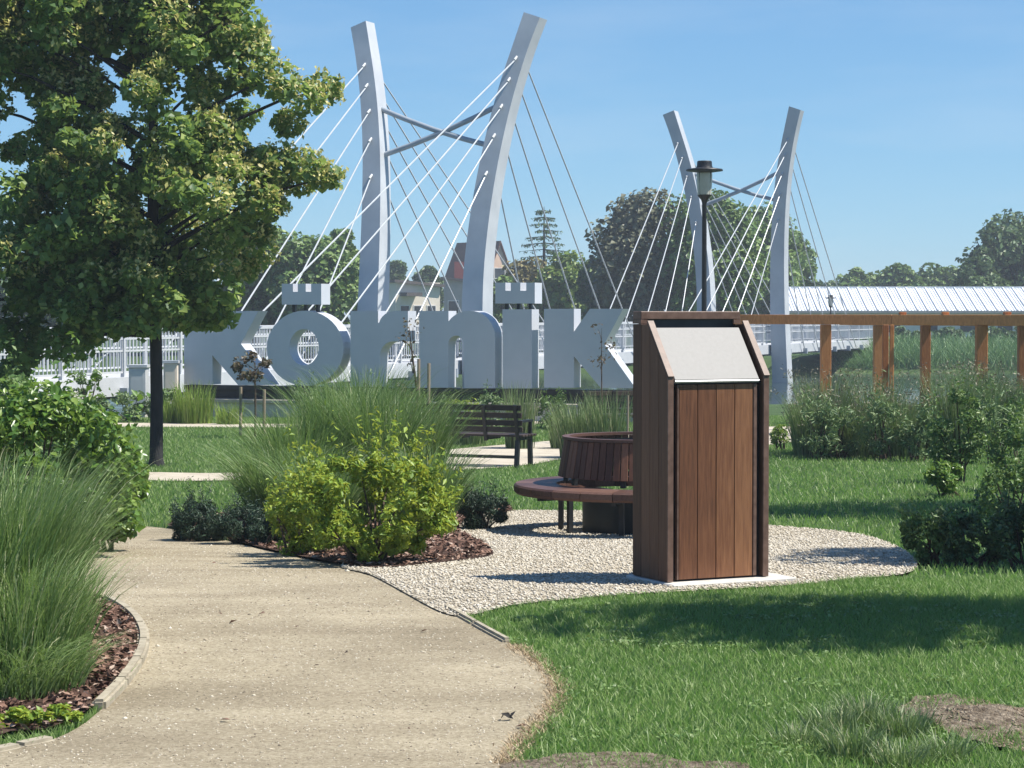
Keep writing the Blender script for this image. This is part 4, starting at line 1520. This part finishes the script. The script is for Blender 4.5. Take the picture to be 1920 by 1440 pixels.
# ---- foreground, path side
p = G(60, 1300)
grass_clump('ornamental_grass', 'big arching green ornamental grass at the curved edging in the foreground', X(-5, 9.8), 9.8, 1900, 1.02, .42, .26, .0072, 'orn_grass_light', 31, 7, .62, wind=(.08, 0), hvar=.30)
grass_clump('ornamental_grass', 'lower bushy ornamental grass tuft leaning over the bark chips', X(62, 9.5), 9.5, 1500, .60, .32, .20, .0070, 'orn_grass_light', 32, 6, .7, hvar=.34)
grass_clump('ornamental_grass', 'tall ornamental grass behind the big foreground tuft', X(40, 11.0), 11.0, 1300, .88, .38, .24, .0072, 'orn_grass_light', 33, 7, .62, wind=(.16, 0), hvar=.30)
grass_clump('ornamental_grass', 'ornamental grass at the very edge of the view beside the big foreground tuft', X(-60, 9.6), 9.6, 900, .95, .40, .30, .0095, 'orn_grass_light', 34, 6, .45)
grass_clump('ornamental_grass', 'drooping ornamental grass fringe over the lime green seedlings', X(10, 9.2), 9.2, 1300, .66, .34, .22, .0070, 'orn_grass_light', 30, 6, .7, hvar=.34)
for i, (px, D, n, H, lb) in enumerate(((60, 9.15, 800, .32, 'low arching grass fringe hanging over the bark chips'), (5, 9.0, 800, .34, 'low arching grass fringe at the frame edge over the lime green seedlings'))):
    grass_clump('ornamental_grass', lb, X(px, D), D, n, H, .30, .20, .0068, 'orn_grass_light', 500 + i, 6, .95, 'low grass fringes round the foreground tuft', hvar=.35)
shrub('leafy_shrub', 'glossy green leafy shrub behind the foreground ornamental grass', X(60, 15.4), 15.4, .92, .55, 1.18, .062, 8200, 'green_shrub', 35, 44, .27, .4, aspect=.60, spiky=36)
shrub('leafy_shrub', 'green leafy shrub between the glossy shrub and the linden trunk', X(200, 16.0), 16.0, .34, .36, .98, .060, 3400, 'green_shrub', 36, 22, .34, .5, aspect=.62, spiky=14)
shrub('leafy_shrub', 'large green shrub under the linden crown at the edge of the view', X(30, 21), 21.0, 1.1, .6, 1.36, .06, 5200, 'mid_shrub', 37, 30, .34, .5, aspect=.55, spiky=14)
for i, (px, py) in enumerate(((20, 1374), (66, 1370), (112, 1362))):
    q = G(px, py)
    shrub('lime_seedling', ['small lime green seedling nearest the frame edge', 'small lime green seedling between two others', 'small lime green seedling closest to the curved edging'][i], q.x, q.y, .11, .09, .09, .034, 420, 'lime_shrub', 40 + i, 8, .5, .8, 'lime green seedlings in the bark bed')

# ---- middle bed
q = G(690, 1040)
shrub('lime_shrub', 'large lime green shrub in the bark bed beside the path', X(690, 14.6), 14.6, .64, .50, .82, .046, 10500, 'lime_shrub', 45, 64, .17, .4, aspect=.44, spiky=190, z0f=.50)
shrub('lime_shrub', 'small lime green shrub tucked against the larger lime shrub', X(570, 15.5), 15.5, .34, .28, .56, .046, 2600, 'lime_shrub', 46, 30, .24, .4, aspect=.44, spiky=70, z0f=.48)
for i, (px, D, H, sp, n, lb) in enumerate(((560, 19.2, 1.12, .62, 1100, 'fountain of ornamental grass above the small lime shrub'), (640, 19.8, 1.40, .60, 1200, 'tallest fountain of ornamental grass behind the lime shrub'),
                                        (715, 19.4, 1.30, .58, 1100, 'fountain of ornamental grass behind the crest of the large lime shrub'), (775, 20.6, 1.26, .56, 1000, 'fountain of ornamental grass reaching over the park bench end'),
                                        (690, 21.2, 1.50, .55, 900, 'rear fountain of ornamental grass rising towards the letters o and r'), (520, 18.6, .84, .66, 1000, 'drooping fountain of ornamental grass over the dark juniper'),
                                        (800, 18.2, .80, .50, 700, 'low fountain of ornamental grass between the lime shrub and the bench'), (600, 17.6, .80, .55, 800, 'low fountain of ornamental grass between the two lime shrubs'))):
    grass_clump('ornamental_grass', lb, X(px, D), D, int(n * 1.7), H, sp, .20, .0095, 'orn_grass', 420 + i, 7, .66, 'fountain grasses in the bark bed', hvar=.30)
for px, D, rx, h, sd, lb in ((372, 17.3, .26, .33, 51, 'low dark juniper at the path bend, nearest the linden trunk'), (455, 16.9, .28, .29, 52, 'low dark juniper beside the red bark chips'), (520, 16.6, .24, .24, 53, 'low dark juniper touching the lime shrub'), (905, 18.6, .24, .33, 54, 'low dark shrub on the gravel edge beside the round bench')):
    rng = np.random.default_rng(sd)
    shrub('dark_juniper', lb, X(px, D), D, rx * 1.15, rx * .8, h * 1.15, .034, 8000, 'needle', sd, 30, .30, .1, 'low dark evergreen shrubs', .20, 150, z0f=.40)

# ---- at the town sign
def clump_row(items, mat, w, group):
    for i, (px, D, n, H, sp, br, lb) in enumerate(items):
        grass_clump('ornamental_grass', lb, X(px, D), D, n, H, sp, br, w, mat, 70 + i + int(px), 5, .4, group)


clump_row([(365, 42.6, 420, .80, .22, .34, 'bright green grass clump under the first letter k'),
           (320, 42.9, 260, .55, .22, .28, 'short bright grass clump next to the linden trunk'),
           (430, 42.2, 200, .45, .2, .25, 'short bright grass clump under the gap between first letters')], 'bright_grass', .022, 'bright grass clumps below the sign')
clump_row([(975, 33.5, 420, .98, .18, .22, 'upright ornamental grass in front of the letter i'),
           (1085, 31.0, 520, .86, .28, .26, 'upright ornamental grass in front of the last letter k'),
           (1140, 30.4, 520, .96, .26, .26, 'upright ornamental grass touching the information stand'),
           (880, 34.5, 300, .66, .30, .28, 'low ornamental grass behind the park bench top'),
           (1060, 33.5, 260, .62, .25, .22, 'short ornamental grass between the letters i and k')], 'tall_grass', .016, 'ornamental grasses in front of the sign')
shrub('yellow_shrub', 'yellowish flowering shrub below the letter n', X(868, 38), 38.0, .42, .3, .62, .06, 900, 'lime_shrub', 80, 12, .4)
shrub('brown_shrub', 'brownish low shrub below the letter r', X(745, 40), 40.0, .35, .3, .82, .06, 900, 'brown_leaf', 81, 12, .4)
small_tree('sapling', 'young sapling with brown leaves in front of the letter o', X(478, 37), 37.0, .95, (.34, .3, .26), .075, 420, 'brown_leaf', 82, .022, 'twig', k=12, cr=.34)
small_tree('sapling', 'thin bare sapling tied to stakes before the letter n', X(792, 36), 36.0, 1.3, (.12, .12, .42), .07, 60, 'brown_leaf', 83, .028, 'twig', k=6, cr=.4, lean=(-.22, 0))
small_tree('sapling', 'thin sparse sapling before the last letter k', X(1128, 35), 35.0, 1.3, (.16, .14, .40), .06, 70, 'brown_leaf', 84, .014, 'twig', k=6, cr=.4)


def stake(px, D, h, label, r=.028):
    x = X(px, D)
    o = MB().tube([(0, 0, -.1), (.01, 0, h)], r, 8).build('tree_stake', M['stake'], None, (x, D, float(gz(x, D))))
    tag(o, label, 'stake', 'wooden stakes at the saplings')


stake(784, 36.2, 1.35, 'wooden stake left of centre at the bare sapling by letter n')
stake(803, 36.1, 1.28, 'wooden stake close to the bench side of the bare sapling')
stake(450, 37.2, .86, 'short dark stake at the brown leaved sapling')
stake(494, 37.1, .82, 'short stake under the crown of the brown leaved sapling')
stake(1176, 24.5, 1.05, 'thin pale stake rising behind the round bench', .012)
stake(1160, 24.8, .62, 'shorter thin pale stake behind the round bench', .009)

shrub('waterside_shrub', 'grey green shrub by the plinth end behind the linden trunk', X(240, 43.5), 43.5, .8, .4, .62, .08, 1600, 'willow', 128, 16, .4, .3)
shrub('waterside_shrub', 'olive shrub next to the first letter and the linden trunk', X(318, 44.5), 44.5, .42, .35, .62, .08, 900, 'mid_shrub', 129, 12, .4, .3)


def cabinet(px0, px1, top, D, mat, label):
    x0, x1 = X(px0, D), X(px1, D)
    g = float(gz(x0, D))
    z = EYE - (top - HOR) * D / F - g
    root = empty('utility_cabinet', (x0, D, g), 0, label, 'cabinet')
    w = x1 - x0
    MB().box(0, w, 0, .4, .12, z - .06).build('body', M[mat], root, bevel=.01)
    MB().box(-.03, w + .03, -.03, .43, z - .057, z).build('lid', M['rail'], root)
    MB().box(.02, w - .02, .02, .38, -.1, .118).build('plinth', M['concrete'], root)
    MB().box(.04, w - .04, -.012, -.002, .18, z - .12).build('door', M[mat], root)


shrub('waterside_shrub', 'tall green shrub at the frame edge under the linden crown before the bridge rail', X(15, 40), 40.0, .55, .4, 1.25, .08, 2600, 'mid_shrub', 131, 22, .34, .3)
shrub('waterside_shrub', 'thin upright shrub between the bridge rail and the white cabinet', X(165, 42), 42.0, .34, .3, 1.15, .07, 900, 'mid_shrub', 132, 16, .3, .3)
cabinet(241, 273, 684, 45.5, 'rail', 'white box shaped cabinet beside the linden trunk in front of the bridge')
cabinet(306, 332, 676, 46.5, 'cream_wall', 'pale pink box shaped cabinet between the linden trunk and the first letter')

for i, (px, D, h, lb) in enumerate(((575, 41.5, .72, 'low green planting below the letter o'), (635, 41.2, .66, 'low green planting between the letters o and r'), (700, 41.0, .70, 'low green planting below the stem of letter r'),
                                   (815, 40.6, .62, 'low green planting below the left stem of letter n'), (915, 40.2, .70, 'low green planting between the letters n and i'), (1030, 39.8, .60, 'low green planting below the stem of the last letter'))):
    shrub('bed_plant', lb, X(px, D), D, .36, .25, h, .07, 1300, 'mid_shrub' if i % 2 else 'willow', 440 + i, 16, .34, .2, 'low planting along the sign plinth', .35, 20)

# ---- lake side on the right: tall grasses, shrubs
rows = [(1528, 31.5, .95), (1545, 32.2, 1.05), (1592, 31.2, .98), (1640, 32.0, 1.05), (1690, 31.2, .92), (1738, 32.0, 1.0), (1785, 31.4, 1.08), (1880, 34.5, 1.15), (1930, 35, 1.2), (1830, 34.2, 1.1)]
words_ = ['nearest the stand', 'second from the stand', 'before the first pergola post', 'between the slim pergola posts', 'under the middle of the beam', 'before the middle pergola post', 'beside the tall leafy bush',
          'behind the tall leafy bush', 'at the frame edge', 'before the thick pergola post']
for i, (px, D, H) in enumerate(rows):
    grass_clump('tall_grass', 'tall wild grass clump at the lake edge, ' + words_[i], X(px, D), D, 1000, H * (.88 + .18 * math.sin(i * 2.3)), .34, .30, .014, 'tall_grass', 100 + i, 5, .35, 'tall grass clumps along the lake edge', 'grass clump', hvar=.32, heads=(.14, 'seed_head', .045))
for i, (px, D, rx, h, lb) in enumerate(((1538, 30.6, .30, 1.0, 'narrow leaved grey green bush at the lake edge closest to the stand'), (1575, 30.8, .30, .92, 'narrow leaved bush amid the wild grass before the first pergola post'),
                                        (1655, 30.5, .34, 1.02, 'narrow leaved bush amid the wild grass at the slim pergola posts'), (1722, 30.2, .30, .86, 'narrow leaved bush amid the wild grass near the tall leafy bush'),
                                        (1868, 29.5, .5, 1.05, 'narrow leaved bush close to the frame edge at the thick pergola post'))):
    shrub('lakeside_bush', lb, X(px, D), D, rx, .3, h * .80, .085, 1000, 'willow', 180 + i, 20, .34, .1, 'narrow leaved bushes at the lake edge', .22, 26)
shrub('leafy_bush', 'tall slim leafy bush in front of the wild grass at the pergola', X(1795, 25.5), 25.5, .40, .35, 1.15, .055, 2600, 'mid_shrub', 120, 24, .34, .4, spiky=24)
shrub('leafy_bush', 'spreading bush at the foot of the tall slim bush', X(1778, 23.2), 23.2, .34, .3, .36, .05, 1500, 'green_shrub', 121, 16, .4, .4, spiky=10)
shrub('leafy_bush', 'green bush at the frame edge behind the lawn', X(1915, 24), 24.0, .40, .4, .80, .055, 1500, 'mid_shrub', 122, 22, .28, .4, spiky=40)
shrub('leafy_bush', 'mixed green bush above the dark shrubs at the frame edge', X(1900, 18.5), 18.5, .34, .3, .56, .045, 1400, 'mid_shrub', 123, 22, .26, .4, spiky=50)
shrub('dark_bush', 'sparse green shrub at the gravel corner', X(1745, 14.7), 14.7, .22, .22, .34, .036, 2000, 'mid_shrub', 124, 22, .26, .3, spiky=50)
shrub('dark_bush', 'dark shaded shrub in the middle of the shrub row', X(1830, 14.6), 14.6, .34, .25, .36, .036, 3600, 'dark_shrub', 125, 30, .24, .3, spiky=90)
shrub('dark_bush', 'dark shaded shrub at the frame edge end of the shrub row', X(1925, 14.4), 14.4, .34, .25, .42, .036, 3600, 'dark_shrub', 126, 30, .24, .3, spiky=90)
shrub('lime_weed', 'small yellow green weed between the stand and the lake grass', X(1462, 33), 33.0, .16, .15, .40, .05, 500, 'bright_grass', 127, 8, .45)

# weeds on the mound
for i, (px, py, H, n) in enumerate(((1560, 1372, .11, 240), (1625, 1360, .13, 260), (1690, 1382, .13, 300), (1600, 1420, .13, 300), (1770, 1420, .10, 200), (1500, 1395, .09, 200), (1740, 1362, .08, 120), (1690, 1435, .10, 220))):
    q = G(px, py)
    grass_clump('grass_tuft', ['coarse grass tuft on the near side of the bare mound', 'coarse grass tuft at the foot of the bare mound', 'dark coarse grass tuft against the bare soil', 'coarse grass tuft below the mound near the picture bottom',
                               'coarse grass tuft at the front edge of the bare soil', 'coarse grass tuft nearest the path corner', 'small grass tuft growing on top of the bare soil', 'coarse grass tuft at the picture bottom beneath the mound'][i],
                q.x, q.y, n, H, .09, .10, .006, 'tall_grass', 140 + i, 3, .4, 'coarse grass tufts around the bare mound', 'grass tuft')
# dead leaf on the path
q = G(952, 1357)
V, Fc = leaf_arrays(np.array([[0, 0, .02], [.02, .01, .025], [-.02, .015, .018]]), .05, np.random.default_rng(3), 1, aspect=.4)
tag(link('dead_leaf', np_mesh('dead_leaf', V, Fc), M['dark_gap'], None, tuple(q + Vector((0, 0, .012)))), 'small dark dead leaf lying on the path', 'leaf')

rng = np.random.default_rng(77)
P = scatter(900, 7.4, 16, rng)
P = P[inside(PATHS, P)][:28]
V, Fc = leaf_arrays(with_z(P, .024), .030, rng, 1.4, None, .5, .5, .15, .5)
tag(link('leaf_litter', np_mesh('leaf_litter', V, Fc), M['chip']), 'few small dry leaf scraps strewn over the gravel path', kind='stuff')

# ---- far bank
def build_reeds():
    rng = np.random.default_rng(160)
    n = 17000
    P = np.c_[rng.uniform(15.2, 48, n), rng.uniform(112.2, 117.5, n)]
    edge = np.clip((P[:, 0] - 15.2) / 4, .25, 1)
    H = rng.uniform(.9, 1.9, n) * edge
    ln = rng.normal(size=(n, 2)) * .55
    V, Fc = ribbons(np.c_[P, np.full(n, -1.45) + (P[:, 1] - 112) * .12], H, ln, .3, .06, rng, 2, .2)
    tag(link('lake_reeds', np_mesh('lake_reeds', V, Fc), M['reed']), 'green reed belt on the far bank under the white shed', kind='stuff')


build_reeds()


def far_tree(label, px, D, wpx, top, kind, seed, name='broadleaf_tree', k=34, nl=4200, bottom=None, wobble=.25, group='trees across the lake'):
    rng = np.random.default_rng(seed)
    x = X(px, D)
    g = float(gz(x, D))
    root = empty(name, (x, D, g), 0, label, 'tree', group)
    H = EYE - (top - HOR) * D / F - g
    W_ = wpx / F * D / 2
    zb = .10 * H if bottom is None else bottom * H
    hz = (H - zb) / 2
    MB().tube([(0, 0, -.2), (0, .05, H * .4), (.05, 0, H * .75)], [W_ * .07 + .08, W_ * .05 + .05, .04], 8).build('trunk', M['bark'], root, smooth=True)
    c = blob_clumps(rng, k, W_ * .82, W_ * .7, hz * .86, zb + hz, .5)
    c += rng.normal(size=c.shape) * wobble * .25 * min(W_, hz)
    # crowns are broader low down
    c[:, :2] *= np.interp(c[:, 2:3], [zb, H * .5, H], [1.1, 1.05, .8])
    c[:, 2] = c[:, 2].clip(zb * .6, H - .08 * H)
    r = .30 * min(W_, hz * 1.2) * rng.uniform(.7, 1.35, k)
    for q in c[:8]:
        MB().tube([(0, 0, H * .3), tuple(Vector((0, 0, H * .3)).lerp(Vector(q), .6)), tuple(q)], [.08, .06, .02], 5).build('limb', M['bark'], root)
    P, d = clump_points(c, r * 1.25, nl // k, rng, .85, .5)
    lf = .0022 * D * 1.15
    V, Fc = leaf_arrays(P, lf, rng, .55, d, .6, .7)
    o = link('crown', np_mesh('crown', V, Fc), FAR[kind], root)
    o['kind'] = 'stuff'
    return root


def conifer(label, px, D, wpx, top, seed, base=520):
    rng = np.random.default_rng(seed)
    x = X(px, D)
    g = float(gz(x, D))
    root = empty('conifer', (x, D, g), 0, label, 'tree', 'trees across the lake')
    H = EYE - (top - HOR) * D / F - g
    W_ = wpx / F * D / 2
    MB().tube([(0, 0, -.2), (0, 0, H * .6), (0, 0, H)], [.22, .13, .02], 8).build('trunk', M['bark_dark'], root, smooth=True)
    P, up = [], []
    b = MB()
    for i, z in enumerate(np.linspace(H * .30, H * .97, 15)):
        f = (1 - (z - H * .30) / (H * .70)) ** .6
        for j in range(7):
            a = rng.random() * 2 * PI
            ln = W_ * (f * rng.uniform(.75, 1.1) + .06)
            e = Vector((math.cos(a) * ln, math.sin(a) * ln, z - .10 * ln + .02))
            b.tube([(0, 0, z), e], [.035, .01], 4)
            for t in rng.uniform(.2, 1, 15):
                P.append((e.x * t + rng.normal() * .10, e.y * t + rng.normal() * .10, z + (e.z - z) * t - abs(rng.normal()) * .13))
    b.build('branches', M['bark_dark'], root)
    V, Fc = leaf_arrays(np.array(P), .30, rng, .2, None, .5, .35)
    o = link('crown', np_mesh('crown', V, Fc), FAR['dark'], root)
    o['kind'] = 'stuff'


ft = [
    ('dark tree behind the linden at the picture edge', 120, 116, 280, 470, 'dark'),
    ('dark tree far behind the linden trunk', 300, 118, 220, 450, 'dark'),
    ('tall green tree rising behind the linden branches and the first letters', 480, 120, 170, 404, 'green'),
    ('rounded green tree behind the crown over the letter o', 580, 118, 170, 440, 'green'),
    ('slim upright tree immediately beside the first pylon', 640, 122, 80, 418, 'green'),
    ('small dark tree behind the first pylon beside the cream house', 738, 215, 60, 482, 'dark'),
    ('small round tree rising over the cream house roof', 800, 216, 62, 496, 'dark'),
    ('olive brown tree below the peach gabled house', 990, 165, 120, 488, 'olive'),
    ('bright green bush behind the second crown', 945, 150, 90, 512, 'green'),
    ('bright green tree between the conifer and the copper tree', 1062, 148, 120, 473, 'bright'),
    ('dark slim tree at the edge of the copper tree', 1122, 140, 70, 462, 'dark'),
    ('big copper brown tree behind the far pylon cables', 1212, 134, 200, 352, 'brown'),
    ('big dark green tree behind the street lamp', 1330, 132, 190, 350, 'green'),
    ('big green tree behind the right far pylon leg', 1420, 160, 170, 372, 'green'),
    ('green tree at the shed end of the big group', 1485, 164, 95, 430, 'green'),
    ('low dark tree where the tree line begins over the shed', 1545, 205, 70, 512, 'dark'),
    ('low green tree over the first third of the shed roof', 1615, 208, 110, 503, 'green'),
    ('low green tree over the middle of the shed roof', 1695, 206, 110, 496, 'green'),
    ('low green tree left of the large dark tree over the shed', 1765, 209, 110, 492, 'green'),
    ('medium dark tree leaning against the large dark tree', 1838, 162, 100, 462, 'dark'),
    ('large dark tree at the frame edge above the shed', 1915, 165, 200, 398, 'dark'),
]
for i, (lb, px, D, wpx, top, kd) in enumerate(ft):
    big = wpx > 140
    far_tree(lb, px, D, wpx, top, kd, 200 + i, k=80 if big else 40, nl=13000 if big else 5200)
conifer('open branched conifer above the peach house roof', 1020, 175, 150, 388, 260)
for i, (px, w_) in enumerate(((560, 90), (650, 100), (742, 95), (835, 100), (925, 95), (1015, 100), (1105, 95), (1190, 90), (1400, 80))):  # dark bushes added to stand for shadow under bridge and trees
    far_tree(['bush added as bank shade behind the hole of the letter o', 'bush added as bank shade behind the gap before the letter r', 'bush added as bank shade behind the arch of the letter r', 'bush added as bank shade behind the arch of the letter n', 'bush added as bank shade behind the gap before the letter i',
              'bush added as bank shade behind the gap after the letter i', 'bush added as bank shade behind the last letter k', 'bush added as bank shade behind the information stand edge', 'bush added as bank shade at the foot of the far pylons'][i], px, 113.5, w_, 650, 'dark', 300 + i, 'shade_bush', 16, 1000, .02, group='bushes added for shade along the far bank')
for i, (px, D, wpx, top, lb) in enumerate(((1855, 136, 90, 611, 'low hedge bush under the pergola beam by the thick post'), (1780, 137, 60, 614, 'low hedge bush before the shed base'), (1910, 136, 70, 609, 'low hedge bush at the frame edge on the far bank'), (1700, 137, 60, 616, 'low hedge bush behind the middle pergola post'))):
    far_tree(lb, px, D, wpx, top, 'dark', 270 + i, 'hedge_bush', 14, 900, .02, group='hedge bushes on the far bank')


# ---- thin summer haze over the lake and the far bank
def build_haze():
    m = bpy.data.materials.new('summer_haze')
    m.use_nodes = True
    t = m.node_tree
    for n in list(t.nodes):
        if n.type == 'BSDF_PRINCIPLED':
            t.nodes.remove(n)
    v = t.nodes.new('ShaderNodeVolumePrincipled')
    v.inputs['Color'].default_value = (.80, .88, .96, 1)
    v.inputs['Density'].default_value = .0008
    v.inputs['Anisotropy'].default_value = .15
    t.links.new(v.outputs[0], t.nodes['Material Output'].inputs['Volume'])
    o = MB().box(-1510, 1510, -20, 2010, -3.6, 13.5).build('haze', m)
    tag(o, 'thin pale summer haze over the whole lakeside', kind='stuff')


build_haze()
